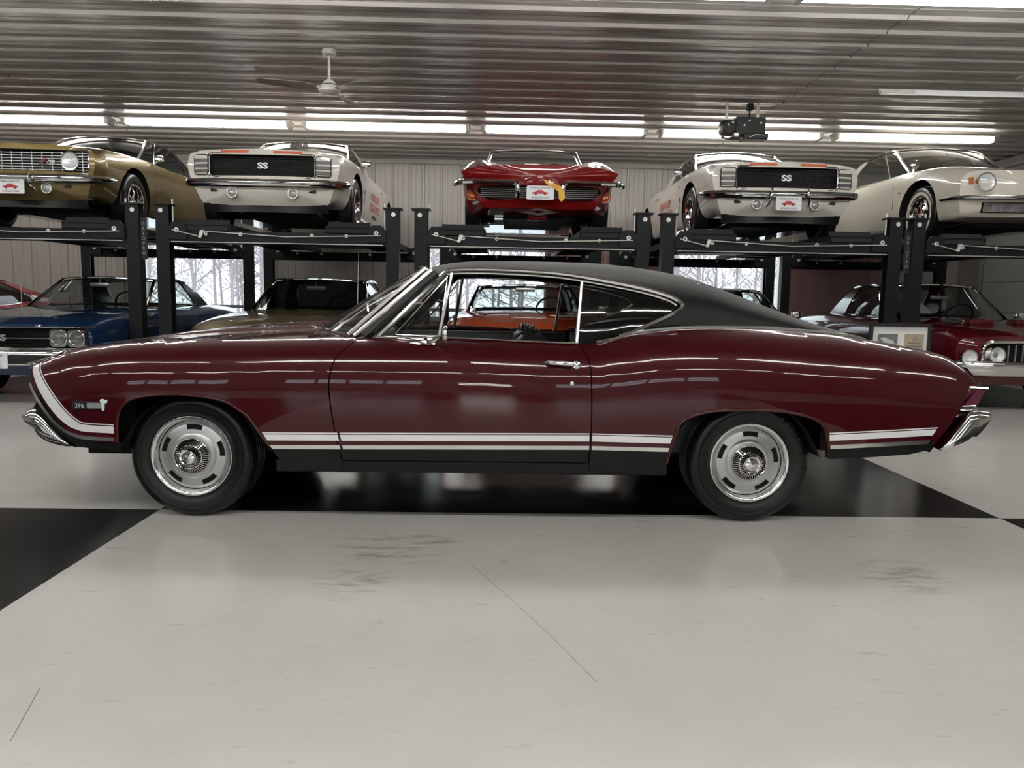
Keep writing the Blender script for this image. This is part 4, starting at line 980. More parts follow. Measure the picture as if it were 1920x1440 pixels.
def seg_dist(u, w, P):
    d = np.full(u.shape, 9.0)
    for a, b in zip(P[:-1], P[1:]):
        ab = b-a; t = np.clip(((u-a[0])*ab[0]+(w-a[1])*ab[1])/(ab@ab), 0, 1); d = np.minimum(d, np.hypot(u-a[0]-ab[0]*t, w-a[1]-ab[1]*t))
    return d
def W(u, w):
    u = np.asarray(u, float); w = np.asarray(w, float); c = zc(u); S = np.maximum(zt(u)-c, .01); s = w-c
    low = np.interp(s, _s, _D); x = np.clip(s/S, 0, 1); hi = _D[-1]+S*np.interp(x, _x, _D2)
    v = Wm(u)-np.where(s <= 0, low, hi)
    return v
def side(u, w): return np.stack([np.asarray(u, float), -W(u, w), np.asarray(w, float)], -1)
def in_poly(px, py, poly):
    ins = np.zeros(px.shape, bool); n = len(poly); j = n-1
    for i in range(n):
        xi, yi = poly[i]; xj, yj = poly[j]
        c = ((yi > py) != (yj > py)) & (px < (xj-xi)*(py-yi)/((yj-yi) or 1e-12)+xi); ins ^= c; j = i
    return ins
def panel(name, mat, poly, surf=side, out=(0, -1, 0), off=0.0, thick=0.014, step=0.03, bstep=0.02, parent=None, split=None, mirror=True, eps=1e-3, cuts=()):
    """trim a parametric surface to a polygon in its parameter plane; gives a slab with exact surface normals. Builds the near side and its mirror twin."""
    B = resample(list(poly)+[poly[0]], bstep)[:-1]; x0, y0 = B.min(0); x1, y1 = B.max(0)
    gx, gy = np.meshgrid(np.arange(x0+step/2, x1, step), np.arange(y0+step/2, y1, step)); gx = gx.ravel(); gy = gy.ravel()
    k = in_poly(gx, gy, B) & (seg_dist(gx, gy, np.vstack([B, B[:1]])) > min(step, bstep)*.45); G = np.stack([gx[k], gy[k]], 1)
    C, ce, o_ = [], [], len(B)
    for c in cuts:
        c = resample(c, bstep); C += [tuple(q) for q in c]; ce += [(o_+i, o_+i+1) for i in range(len(c)-1)]; o_ += len(c)
        G = G[seg_dist(G[:, 0], G[:, 1], c) > .008]
    pts = [Vector(p) for p in np.vstack([B]+([np.array(C)] if C else [])+[G])]
    r = delaunay_2d_cdt(pts, ce, [list(range(len(B)))], 1, 1e-6)
    V2 = np.array([tuple(v) for v in r[0]]); F = [tuple(f) for f in r[2]]
    def E(a): return surf(a[:, 0], a[:, 1])
    P = E(V2); du = E(V2+[eps, 0])-E(V2-[eps, 0]); dv = E(V2+[0, eps])-E(V2-[0, eps]); N = np.cross(du, dv); N /= np.linalg.norm(N, axis=1, keepdims=True)+1e-12
    if (N@np.array(out)).mean() < 0: N = -N
    P = P+N*off
    cnt = {}
    F2 = []
    for f in F:
        a, b, c = P[f[0]], P[f[1]], P[f[2]]
        if np.dot(np.cross(b-a, c-a), N[f[0]]+N[f[1]]+N[f[2]]) < 0: f = f[::-1]
        F2.append(f)
        for i in range(3):
            e = (f[i], f[(i+1) % 3]); cnt[e] = 1
    bd = [e for e in cnt if (e[1], e[0]) not in cnt]
    vs = list(map(tuple, P)); ns = list(map(tuple, N)); fs = list(F2); mi = [0]*len(F2)
    if split is not None:
        cen = np.array([V2[list(f)].mean(0) for f in F2]); mi = [1 if s else 0 for s in split(cen[:, 0], cen[:, 1])]
    for a, b in bd:
        o = len(vs); vs += [tuple(P[a]), tuple(P[b]), tuple(P[b]-N[b]*thick), tuple(P[a]-N[a]*thick)]; ns += [(0, 0, 0)]*4; fs.append((o, o+3, o+2, o+1)); mi.append(mi[0] if split is None else 0)
    mats = mat if isinstance(mat, (list, tuple)) else [mat]; res = []
    for s in ((1, -1) if mirror else (1,)):
        me = bpy.data.meshes.new(name)
        me.from_pydata([(x, y*s, z) for x, y, z in vs], [], fs if s > 0 else [f[::-1] for f in fs])
        for m_ in mats: me.materials.append(M[m_])
        me.polygons.foreach_set('material_index', mi); me.update(); me.shade_smooth()
        me.normals_split_custom_set_from_vertices([(x, y*s, z) for x, y, z in ns])
        pr = parent[0 if s > 0 else 1] if isinstance(parent, (list, tuple)) else (parent or hero)
        res.append(link(name, me, pr))
    return res
def both(fn):
    for s in (-1, 1): fn(s)
def top_edge(a, b, n=40):
    us = np.linspace(a, b, n); return [(u, float(zt(u))) for u in us]
DF = smooth_poly([(-.577, .928), (-.622, .883), (-.667, .838), (-.688, .778), (-.699, .699), (-.690, .602), (-.678, .515), (-.662, .424), (-.640, .331)], 4)
DR = smooth_poly([(.524, .912), (.556, .865), (.574, .813), (.581, .708), (.586, .486), (.578, .335)], 4)
GAP = .0032
CUT1 = [(-1.00, .3945), (-.65, .398), (.58, .412), (.975, .4064)]; CUT2 = [(1.768, .4296), (2.305, .4585)]
below = lambda u, w: w < np.interp(u, *zip(*CUT1))
behind = lambda u, w: (w < np.interp(u, *zip(*CUT2))) & (u > 1.5) | below(u, w) & (u < 1.2)
NOSE = [(-2.232, .757), (-2.212, .722), (-2.175, .672), (-2.128, .60), (-2.06, .518), (-1.99, .448), (-1.945, .418), (-1.905, .404), (-1.80, .400), (-1.746, .400)]
fender = NOSE + list(map(tuple, FA))[1:] + [(-.933, .311), (-.908, .279), (-.645, .272), (-.640-GAP, .331)] + [(p[0]-GAP, p[1]) for p in DF[::-1][1:]]
fender = fender[:-1] + [(p[0], p[1]) for p in top_edge(-2.228, -.575-GAP)[::-1]]
fen = panel('front_fender', ['maroon', 'satin_black'], fender, split=lambda u, w: below(u, w) & (u > -1.2), cuts=[[(-.990, .3946), (-.70, .3975), (-.6555, .3979)]])
doorp = [(p[0]+GAP, p[1]) for p in DF] + [(p[0]-GAP, p[1]) for p in DR[::-1]] + top_edge(-.570, .520)[::-1][1:-1]
door = panel('door', ['maroon', 'satin_black'], doorp, split=below, cuts=[[(-.648, .398), (.574, .4119)]])
quarter = [(p[0]+GAP, p[1]) for p in DR] + [(.584, .277), (.955, .279)] + list(map(tuple, RA)) + [(1.768, .374), (1.781, .367), (1.977, .376), (2.193, .392), (2.301, .416), (2.385, .528), (2.45, .633), (2.495, .733), (2.606, .722)] + top_edge(.530, 2.600, 90)[::-1]
qtr = panel('quarter_panel', ['maroon', 'satin_black'], quarter, split=behind, cuts=[[(.592, .4119), (.978, .4064)], [(1.770, .4297), (2.306, .4586)]])
rocker = [(-.640, .3255), (.578, .3295), (.580, .277), (-.643, .270)]
panel('rocker_panel', 'satin_black', rocker)
MB().box(-.90, .95, -.885, -.80, .262, .285).box(-.90, .95, .80, .885, .262, .285).build('pinch_weld', 'black', hero, smooth=0)
# stripes and bright mouldings, clear of the shut lines
def band(name, mat, lo, hi, u0, u1, off, thick, fence=None, par=None):
    L = [(u, float(np.interp(u, *zip(*lo)))) for u in np.linspace(u0[0], u1[0], 24)]; H = [(u, float(np.interp(u, *zip(*hi)))) for u in np.linspace(u0[1], u1[1], 24)]
    return panel(name, mat, L+H[::-1], off=off, thick=thick, step=.05, bstep=.02, parent=par)
PIN = ([(-1.03, .4625), (-.65, .4665), (.58, .4805), (.99, .4745), (1.757, .4975), (2.33, .5285)], .0035)
def seg(u0, u1, us0, us1, par):
    lo1 = [(-1.03, .424), (-.65, .4275), (.58, .4415), (.99, .4355), (1.757, .461), (2.33, .490)]; hi1 = [(-1.03, .456), (-.65, .459), (.58, .474), (.99, .467), (1.757, .491), (2.33, .520)]
    band('white_stripe', 'stripe_white', lo1, hi1, (u0+.012, u1-.004*us1), (u0 if us0 else u0, u1), .0016, .0016, par=par) if False else None
def stripes(parent, a0, a1, slope0, slope1):
    """a0,a1: ends at the pinstripe height; slopes: how far the ends run back per metre of drop"""
    hiP = [(-1.05, .4660), (-.65, .4700), (.58, .4840), (1.0, .478), (1.757, .501), (2.34, .5325)]; loP = [(x, y-.006) for x, y in hiP]
    hiW = [(x, y-.0105) for x, y in hiP]; loW = [(x, y-.041) for x, y in hiP]; hiM = [(x, y-.062) for x, y in hiP]; loM = [(x, y-.082) for x, y in hiP]
    def e(base, sl, d): return base+sl*d
    for nm, mt, lo, hi, d0, d1, off, th in (('pinstripe', 'stripe_white', loP, hiP, .006, 0, .0014, .0014), ('white_stripe', 'stripe_white', loW, hiW, .041, .0105, .0014, .0014), ('bright_moulding', 'stainless', loM, hiM, .082, .062, .008, .009)):
        band(nm, mt, lo, hi, (e(a0, slope0, d0), e(a0, slope0, d1)), (e(a1, slope1, d0), e(a1, slope1, d1)), off, th, par=parent)
stripes(fen, -1.028, -.6605, .60, .20); stripes(door, -.6485, .5775, .20, 0); stripes(qtr, .590, .990, 0, -.25); stripes(qtr, 1.770, 2.330, .10, -.62)
so = smooth_poly([(-2.212, .757), (-2.192, .722), (-2.140, .636), (-2.062, .534), (-1.994, .478), (-1.941, .457), (-1.902, .450), (-1.757, .446)], 5)
si = smooth_poly([(-2.178, .772), (-2.158, .738), (-2.100, .662), (-2.010, .553), (-1.945, .499), (-1.901, .485), (-1.757, .480)], 5)
panel('white_stripe', 'stripe_white', [tuple(p) for p in so]+[tuple(p) for p in si[::-1]], off=.0016, thick=.0016, step=.04, parent=fen)
def offset(poly, d):
    P = np.array(poly); T = np.gradient(P, axis=0); T /= np.linalg.norm(T, axis=1, keepdims=True); return P+np.stack([-T[:, 1], T[:, 0]], 1)*d
p1 = offset(si, .006); p2 = offset(si, .011)
panel('pinstripe', 'stripe_white', [tuple(p) for p in p1]+[tuple(p) for p in p2[::-1]], off=.0016, thick=.0016, step=.04, parent=fen)
mo = offset(so, -.022)[7:]; mi_ = offset(so, -.038)[7:]
panel('bright_moulding', 'stainless', [tuple(p) for p in mo]+[tuple(p) for p in mi_[::-1]], off=.007, thick=.008, step=.04, parent=fen)
for s, f, q_ in zip((-1, 1), fen, qtr):
    for A_, o_ in ((FA, f), (RA, q_)):
        MB().tube([(u, s*(float(W(np.array([u]), np.array([w]))[0])-.0005), w) for u, w in A_], .0075, 8).build('arch_lip', 'maroon', o_, smooth=60)
# leading edge trim up and over the fender
for s, f in zip((-1, 1), fen):
    MB().tube([(u, s*(W(np.array([u]), np.array([w]))[0]+.002), w) for u, w in [(-2.222, .742), (-2.228, .757), (-2.205, .770), (-2.165, .789), (-2.10, .820), (-2.075, .829)]], .006, 6).build('edge_trim', 'chrome', f)
# top surfaces
vt = lambda u: W(np.asarray(u, float), zt(np.asarray(u, float)))
zh = curve([(-2.30, .745), (-2.23, .775), (-2.10, .838), (-1.826, .880), (-1.52, .915), (-1.29, .938), (-1.03, .957), (-.785, .968), (-.60, .972)])
def hood_s(u, x):
    u = np.asarray(u, float); x = np.asarray(x, float); v = x*vt(u); g = np.clip((-1.55-u)/.65, 0, 1)**2
    dome = .020*np.exp(-((np.abs(v)-.30)/.10)**4)*np.clip((u+1.95)/.35, 0, 1)*np.clip((-.86-u)/.08, 0, 1)
    w = zt(u)+(zh(u)-zt(u))*(1-np.abs(x)**1.9)+dome
    return np.stack([u-.13*(1-x*x)*g, v, w], -1)
panel('hood', 'maroon', [(-2.22, -.80), (-.86, -.80), (-.80, -.3), (-.80, .3), (-.86, .80), (-2.22, .80)], surf=hood_s, out=(0, 0, 1), mirror=False, step=.035)
for i, s in enumerate((-1, 1)):
    panel('fender_top', 'maroon', [(-2.22, s*.806), (-.60, s*.806), (-.60, s*1.0), (-2.22, s*1.0)], surf=hood_s, out=(0, 0, 1), mirror=False, step=.05, parent=fen[i])
def cowl_s(u, x):
    u = np.asarray(u, float); x = np.asarray(x, float); return np.stack([u, x*.74, .930+.030*(1-x*x)+0*u], -1)
panel('cowl', 'maroon', [(-.855, -.98), (-.795, -.3), (-.795, .3), (-.855, .98), (-.60, .99), (-.60, -.99)], surf=cowl_s, out=(0, 0, 1), mirror=False, step=.05)
for s in (-1, 1):
    for k in range(5): MB().rbox(-1.20+k*.042, -1.175+k*.042, s*.30-.06, s*.30+.06, .948, .9655, .004, 1).build('hood_vent', 'chrome', hero, smooth=0)
    MB().tube([(-.80, s*.08-.1, .975), (-.74, s*.08+.02, .998), (-.68, s*.08+.28, 1.012)], .007, 6).build('wiper', 'alu', hero)
def deck_s(u, x):
    u = np.asarray(u, float); x = np.asarray(x, float); return np.stack([u+.02*(1-x*x)*np.clip((u-2.2)/.3, 0, 1), x*vt(u), zt(u)+.018*(1-np.abs(x)**2)], -1)
panel('trunk_lid', 'maroon', [(2.04, -.82), (2.52, -.82), (2.52, .82), (2.04, .82)], surf=deck_s, out=(0, 0, 1), mirror=False, step=.05)
for i, s in enumerate((-1, 1)): panel('quarter_top', 'maroon', [(1.80, s*.828), (2.595, s*.828), (2.595, s*1.0), (1.80, s*1.0)], surf=deck_s, out=(0, 0, 1), mirror=False, step=.05, parent=qtr[i])
panel('rear_deck', 'maroon', [(1.86, -.82), (2.034, -.82), (2.034, .82), (1.86, .82)], surf=deck_s, out=(0, 0, 1), mirror=False, step=.05)
re_ = curve([(.40, 2.305), (.53, 2.395), (.633, 2.46), (.72, 2.545), (.76, 2.575), (.82, 2.53)])
G = [[(float(re_(z))+.03*(1-x*x)+(.012 if z > .8 else 0), x*float(W(np.array([float(re_(z))-.01]), np.array([z]))[0])*.99, z) for x in np.linspace(-1, 1, 17)] for z in np.linspace(.40, .82, 12)]
MB().grid(G).build('rear_panel', 'maroon', hero, smooth=50)
# tail lamps, bumpers
for s in (-1, 1):
    m = MB().prism([(2.462, .640), (2.503, .722), (2.590, .716), (2.556, .640)], 'y', min(s*.56, s*.868), max(s*.56, s*.868)); l = m.build('tail_lamp', 'red_lens', hero, smooth=0)
    MB().tube([(2.545, s*.868, .632), (2.455, s*.885, .632), (2.500, s*.878, .730), (2.60, s*.866, .724)], .0075, 6).build('lamp_trim', 'chrome', l)
    MB().tube([(2.548, s*.866, .622), (2.45, s*.884, .621)], .006, 6).build('lamp_trim', 'chrome', l)
def bumper_sweep(name, sec, vmax, bow, n=27, power=2.6):
    S = np.array(sec, float); rings = []
    for x in np.linspace(-1, 1, n):
        e = bow*(1-abs(x)**power); rings.append([(p[0]+e, x*vmax, p[1]) for p in S])
    c = S.mean(0)
    for f, k in ((.010, .97), (.020, .90), (.028, .78), (.034, .58), (.037, .30)):
        for s, r in ((1, rings.append), (-1, lambda q: rings.insert(0, q))): r([(c[0]+(p[0]-c[0])*k, s*(vmax+f), c[1]+(p[1]-c[1])*k) for p in S])
    m = MB(); m.ring_loft(rings); return m.build(name, 'chrome', hero, smooth=60)
bumper_sweep('rear_bumper', smooth_poly([(2.372, .410), (2.435, .500), (2.500, .592), (2.512, .603)], 3)+smooth_poly([(2.56, .612), (2.622, .604), (2.640, .586), (2.632, .565), (2.590, .503), (2.555, .470)], 3)+smooth_poly([(2.53, .470), (2.50, .445), (2.43, .415), (2.385, .402)], 3), .865, .03)
bumper_sweep('front_bumper', smooth_poly([(-2.268, .508), (-2.245, .530), (-2.215, .542), (-2.180, .537), (-2.15, .515)], 3)+smooth_poly([(-2.09, .448), (-2.04, .395), (-2.0, .352)], 2)+smooth_poly([(-2.03, .350), (-2.12, .366), (-2.185, .405), (-2.21, .452)], 3)+[(-2.24, .470), (-2.262, .49)], .805, -.13)
# black filler panel behind the front bumper, grille and lamps
rings = []
for x in np.linspace(-1, 1, 21):
    e = -.12*(1-abs(x)**2.6); rings.append([(u+e, x*.845*(1 if u > -2.0 else .985), w) for u, w in ((-2.150, .625), (-2.06, .500), (-1.96, .412), (-1.90, .392), (-1.752, .388), (-1.752, .345), (-1.86, .350), (-1.975, .362), (-2.10, .46), (-2.19, .56))])
MB().ring_loft(rings).build('front_valance', 'satin_black', hero, smooth=30)
rings = []
for x in np.linspace(-1, 1, 21):
    e = -.13*(1-abs(x)**2.2); rings.append([(u+e, x*.80, w) for u, w in ((-2.14, .75), (-2.11, .62), (-1.98, .62), (-1.98, .75))])
gr_ = MB().ring_loft(rings).build('grille', 'black', hero, smooth=30)
for k in range(6):
    z = .64+k*.02; MB().tube([(-2.150+(.75-z)*.22-.13*(1-abs(x)**2.2), x*.44, z) for x in np.linspace(-1, 1, 13)], .003, 5).build('grille_bar', 'steel', gr_)
for s in (-1, 1):
    for v in (.52, .70): lamp(hero, -2.165-.13*(1-(v/.8)**2.2), s*v, .685, .070)
MB().tube([(-2.225-.135*(1-abs(x)**2.0), x*.80, .768) for x in np.linspace(-1, 1, 21)], .009, 6).build('grille_trim', 'chrome', hero)
# emblem on the near and far fenders
for s, f in zip((-1, 1), fen):
    y = s*(W(np.array([-1.88]), np.array([.58]))[0])
    def bx(u0, u1, z0, z1, d): return (u0, u1, min(y-s*.012, y+s*d), max(y-s*.012, y+s*d), z0, z1)
    e = MB().rbox(*bx(-1.955, -1.81, .561, .603, .007), .004, 1).build('emblem', 'trim_black', f, smooth=0)
    MB().rbox(*bx(-1.885, -1.812, .566, .598, .010), .004, 1).build('emblem_plate', 'alu', e, smooth=0)
    MB().prism([(-1.817, .612), (-1.802, .618), (-1.790, .611), (-1.780, .612), (-1.782, .597), (-1.793, .595), (-1.796, .560), (-1.808, .558), (-1.812, .595)], 'y', *sorted((y, y+s*.014))).build('emblem_cross', 'chrome', e, smooth=0)
    o = link('lettering', text_mesh('396', .030, .001, 'chrome'), e, (-1.918, y+s*.009, .582)); o.rotation_euler = (PI/2, 0, 0 if s < 0 else PI)
# vinyl roof as one skin from belt to crown
rz = curve([(-.36, 1.275), (-.30, 1.298), (-.235, 1.317), (-.126, 1.338), (.032, 1.350), (.348, 1.353), (.622, 1.350), (.827, 1.336), (1.03, 1.310), (1.238, 1.268), (1.385, 1.218), (1.552, 1.150), (1.765, 1.064), (1.87, 1.026), (1.974, .997), (2.10, .962)])
zb = lambda u: zt(u)-.004
NE = 2.9
def vb(u): return vt(u)-.004
def sec_v(u, w):
    u = np.asarray(u, float); h = np.clip((np.asarray(w, float)-zb(u))/np.maximum(rz(u)-zb(u), .004), 0, 1); return vb(u)*(1-h**NE)**(1/NE)*(1-.07*h)
def roof_s(u, a):
    u = np.asarray(u, float); ph = np.clip(np.asarray(a, float), -.02, 1.0)*PI/2
    h = np.sign(ph)*np.abs(np.sin(ph))**(2/NE); v = vb(u)*np.abs(np.cos(ph))**(2/NE)*(1-.07*h)
    return np.stack([u, -v, zb(u)+np.maximum(rz(u)-zb(u), .004)*h], -1)
def to_a(u, w):
    h = min(1, max(0, (w-float(zb(u)))/max(float(rz(u)-zb(u)), .004))); return math.asin(min(1, h**(NE/2)))*2/PI
def v_to_a(u, v):
    lo, hi = 0.0, 1.0
    for _ in range(40):
        m_ = (lo+hi)/2
        if -roof_s(np.array([u]), np.array([m_]))[0, 1] > v: lo = m_
        else: hi = m_
    return lo
DRIP = smooth_poly([(-.165, 1.262), (-.125, 1.281), (.05, 1.287), (.30, 1.280), (.486, 1.266), (.671, 1.238), (.86, 1.203), (1.0, 1.164), (1.055, 1.136)], 4)
TRIM = smooth_poly([(1.072, 1.118), (1.050, 1.094), (.995, 1.063), (.867, 1.004), (.756, .951)], 4)
rp = [(-.300, .999), (-.270, .80)] + [(-.215, to_a(-.215, 1.262))] + [(p[0], to_a(p[0], p[1])) for p in DRIP] + [(p[0], to_a(p[0], p[1])) for p in TRIM] + [(u, .012) for u in np.linspace(.76, 2.04, 40)]
bl = [(1.95, v_to_a(1.95, .50)), (1.20, v_to_a(1.20, .50))]
blp = [(u, v_to_a(u, .50)) for u in np.linspace(1.96, 1.20, 20)]
rp += [(2.04, .999), (1.96, .999)] + blp + [(1.20, .999)]
roof = panel('vinyl_roof', 'vinyl', rp, surf=roof_s, out=(0, -.5, 1), step=.035, bstep=.025, thick=.02)
rw = [(1.205, .999)] + [(u, v_to_a(u, .50)+.004) for u in np.linspace(1.205, 1.955, 16)] + [(1.955, .999)]
panel('rear_window', 'glass_dark', rw, surf=roof_s, out=(0, -.5, 1), off=-.006, thick=.003, step=.06, parent=hero)
def rail(pts, d=.0, r=.010, s=-1, flat=1.0, name='roof_moulding', mat='stainless', par=None, n=6):
    P = [(u, s*(float(sec_v(u, w))+d), w) for u, w in pts]; return MB().tube(P, r, n, flat=flat).build(name, mat, par or hero)
for s in (-1, 1):
    A1 = [(-.600, .746, .930), (-.165, float(sec_v(-.165, 1.262))+.006, 1.262)]
    MB().tube([(x, s*y, z) for x, y, z in [(-.490, .752, .930), (-.325, .700, 1.098), (-.165, float(sec_v(-.165, 1.262))+.006, 1.262)]], .015, 8).build('pillar_moulding', 'stainless', hero)
    MB().tube([(x, s*y, z) for x, y, z in [(-.560, .745, .932), (-.375, .685, 1.105), (-.205, .632, 1.262)]], [.030, .028, .024], 8).build('windshield_pillar', 'trim_black', hero)
    MB().tube([(x, s*y, z) for x, y, z in [(-.605, .762, .932), (-.41, .705, 1.108), (-.228, .634, 1.274)]], .014, 8).build('pillar_moulding', 'stainless', hero)
    MB().tube([(x, s*y, z) for x, y, z in [(-.640, .744, .936), (-.45, .675, 1.115), (-.262, .605, 1.283)]], .015, 8).build('pillar_moulding', 'stainless', hero)
    rail(DRIP+TRIM[:1], .010, .012, s); rail([(p[0]-.012, p[1]-.020) for p in DRIP], -.004, .006, s, name='window_channel')
    rail(TRIM+[(.70, .937), (.62, .922)], .008, .009, s, name='window_moulding')
    MB().tube([(u, s*(float(vb(u))+.006), float(zt(u))+.004) for u in np.linspace(.74, 1.93, 36)], .0095, 6).build('belt_moulding', 'stainless', hero)
    MB().tube([(u, s*(float(vb(u))-.012), float(zt(u))+.004) for u in np.linspace(-.50, .53, 20)], .005, 6).build('door_top_moulding', 'chrome', hero)
    # vent window frame and glass, quarter glass and its upright
    q = [(-.435, .738, .940), (-.150, float(sec_v(-.15, 1.24))-.012, 1.245)]
    fr = MB().tube([(x, s*y, z) for x, y, z in [(-.405, .735, .944), (-.146, .640, 1.240), (-.176, .735, .940)]], .007, 6, closed=True).build('vent_frame', 'chrome', hero)
    MB().tube([(x, s*y, z) for x, y, z in [(-.122, .636, 1.262), (-.182, .742, .925)]], .010, 6).build('vent_bar', 'stainless', fr)
    MB().add([(-.405, s*.735, .944), (-.146, s*.640, 1.240), (-.176, s*.735, .940)], [(0, 1, 2)]).build('vent_glass', 'glass', fr, smooth=0)
    MB().rbox(-.305, -.270, s*.70-.012, s*.70+.012, 1.095, 1.115, .005, 1).build('vent_latch', 'chrome', fr)
    MB().tube([(x, s*y, z) for x, y, z in [(.558, float(sec_v(.558, 1.236))-.012, 1.236), (.524, .745, .905)]], .011, 6).build('quarter_window_bar', 'stainless', hero)
qg = [(.560, 1.236), (.671, 1.222), (.86, 1.188), (1.0, 1.150), (1.055, 1.115), (.985, 1.068), (.86, 1.010), (.76, .962), (.68, .932), (.530, .914)]
panel('quarter_window', 'glass_dark', [(u, to_a(u, w)) for u, w in qg], surf=roof_s, out=(0, -1, .3), off=-.012, thick=.004, step=.06)
MB().grid(ruled(arc((-.905, .956), (-.640, .738, .936)), arc((-.335, 1.300), (-.262, .600, 1.281)), 8, (-.012, 0, .010))).build('windshield', 'glass', hero, recalc=False)
MB().tube(arc((-.335, 1.302), (-.262, .603, 1.284), 16), .012, 6).build('header_moulding', 'chrome', hero)
MB().tube(arc((-.915, .956), (-.648, .742, .938), 16), .010, 6).build('windshield_base_trim', 'chrome', hero)
# door hardware
for s, d in zip((-1, 1), door):
    y = float(W(np.array([.43]), np.array([.82]))[0]); P = lambda u, w, o: (u, s*(float(W(np.array([u]), np.array([w]))[0])+o), w)
    h_ = MB().tube([P(.350, .827, .004), P(.375, .829, .028), P(.44, .828, .034), P(.495, .824, .030)], [.008, .011, .012, .011], 8, flat=.7).build('door_handle', 'chrome', d)
    MB().lathe([(0, -.04), (.018, -.038), (.022, -.03), (.026, -.01), (.026, .0)], 20, 'y', (0, 0, 0)).build('handle_button', 'chrome', h_).location = (0, 0, 0)
    hb = h_.children[0]; hb.location = P(.505, .820, .0); hb.rotation_euler = (0, 0, 0 if s < 0 else PI)
    MB().rbox(.36, .49, min(s*(y-.02), s*(y+.003)), max(s*(y-.02), s*(y+.003)), .806, .820, .004, 1).build('handle_cup_shade', 'black', h_)  # black plate stands in for the shadow in the cup under the handle
    lk = MB().lathe([(0, -.012), (.010, -.011), (.013, -.004), (.013, .006)], 16, 'y').build('door_lock', 'chrome', d); lk.location = P(.484, .729, .0); lk.rotation_euler = (0, 0, 0 if s < 0 else PI)
# driver's mirror
m = MB(); yv = float(W(np.array([-.26]), np.array([.905]))[0])
m.ring_loft([[(-.318, -yv-.004, .906), (-.318, -yv+.01, .912), (-.318, -yv+.01, .900)], [(-.25, -yv-.020, .903), (-.25, -yv+.02, .918), (-.25, -yv+.01, .897)], [(-.19, -yv-.022, .902), (-.19, -yv+.03, .926), (-.19, -yv+.01, .896)]])
m.tube([(-.215, -yv+.005, .912), (-.18, -yv-.01, .932), (-.150, -yv-.04, .950)], [.014, .011, .010], 8)
mo_ = m.build('mirror_arm', 'chrome', door[0], smooth=40)
MB().lathe([(0, -.022), (.025, -.019), (.040, -.008), (.043, .004), (.040, .008), (0, .008)], 24, 'x', (-.135, -yv-.055, .958)).build('mirror_head', 'chrome', mo_)
# inner body: floor, wells, door cards, seats, dash
m = MB(); m.box(-1.0, 1.0, -.80, .80, .24, .30); m.box(-2.0, -1.75, -.7, .7, .30, .60); m.box(1.8, 2.30, -.78, .78, .38, .55); m.box(-.95, -.78, -.74, .74, .30, .90); m.box(-1.75, -1.0, -.45, .45, .28, .80); m.box(.98, 1.85, -.52, .52, .30, .60)
m.build('underbody', 'black', hero, smooth=0)
MB().box(-.80, .90, -.71, .71, .30, .335).build('cabin_floor', 'trim_black', hero, smooth=0)
for s in (-1, 1):
    for u0, r in ((-1.365, .375), (1.367, .385)):
        g = [[(u0+(r+.02)*1.0*math.cos(a), s*v, max(.36, .26+(r+.01)*math.sin(a))) for v in (.45, .87)] for a in np.linspace(0, PI, 17)]
        w_ = MB().grid(g).build('wheel_well', 'black', hero, smooth=40)
        MB().prism([(u0+(r+.02)*math.cos(a), max(.36, .26+(r+.01)*math.sin(a))) for a in np.linspace(0, PI, 17)], 'y', s*.45-.005, s*.45+.005).build('well_wall', 'black', w_, smooth=0)
    MB().rbox(-.62, .60, min(s*.70, s*.735), max(s*.70, s*.735), .34, .905, .02, 2).build('door_card', 'vinyl_seat', hero)
    MB().rbox(.62, 1.20, min(s*.66, s*.72), max(s*.66, s*.72), .34, .91, .02, 2).build('rear_side_card', 'vinyl_seat', hero)
    st_ = MB(); st_.rbox(.22, .42, s*.36-.25, s*.36+.25, .42, .935, .07, 3); st_.rbox(-.25, .30, s*.36-.25, s*.36+.25, .40, .56, .05, 3)
    so_ = st_.build('front_seat', 'vinyl_seat', hero, smooth=50); so_.rotation_euler = (0, 0, 0)
    hr = MB()
    for k in range(5): hr.tube([(.30+.018*k-.03, s*.36-.13, .92+.006*k), (.31+.018*k-.03, s*.36-.07, .962-.002*k), (.31+.018*k-.03, s*.36+.07, .962-.002*k), (.30+.018*k-.03, s*.36+.13, .92+.006*k)], .013, 6)
    hr.build('seat_pleats', 'vinyl_seat', so_)
MB().rbox(.92, 1.10, -.64, .64, .40, .90, .07, 3).build('rear_seat', 'vinyl_seat', hero)
MB().rbox(-.80, -.52, -.70, .70, .70, .925, .05, 3).build('dashboard', 'trim_black', hero)
MB().box(1.12, 1.9, -.62, .62, .93, .945).build('parcel_shelf', 'trim_black', hero, smooth=0)
c0 = Vector((-.40, -.36, .93)); ax = Vector((.90, 0, .43)).normalized(); b1 = Vector((0, 1, 0)); b2 = ax.cross(b1)
pts = [c0+b1*.195*math.cos(2*PI*k/28)+b2*.195*math.sin(2*PI*k/28) for k in range(28)]
m = MB(); m.tube(pts, .012, 6, closed=True); m.tube([pts[0], c0+ax*-.02, pts[14]], .014, 6); m.tube([c0-ax*.02, c0-ax*.40], .025, 8); m.build('steering_wheel', 'trim_black', hero)
m = MB(); m.rbox(-.24, -.215, -.12, .12, 1.195, 1.245, .014, 2); m.cyl((-.225, 0, 1.24), (-.25, 0, 1.30), .008, 6); m.build('rear_view_mirror', 'chrome', hero)
MB().tube([(-1.3, .0, .25), (-.5, .3, .22), (.8, .35, .22), (1.9, .45, .24), (2.35, .5, .30)], .03, 8).build('exhaust_pipe', 'steel', hero)
MB().cyl((1.4225, -.70, .32), (1.4225, .70, .32), .045, 10).build('rear_axle', 'black', hero)
MB().cyl((-1.4225, -.70, .30), (-1.4225, .70, .30), .035, 10).build('front_axle', 'black', hero)

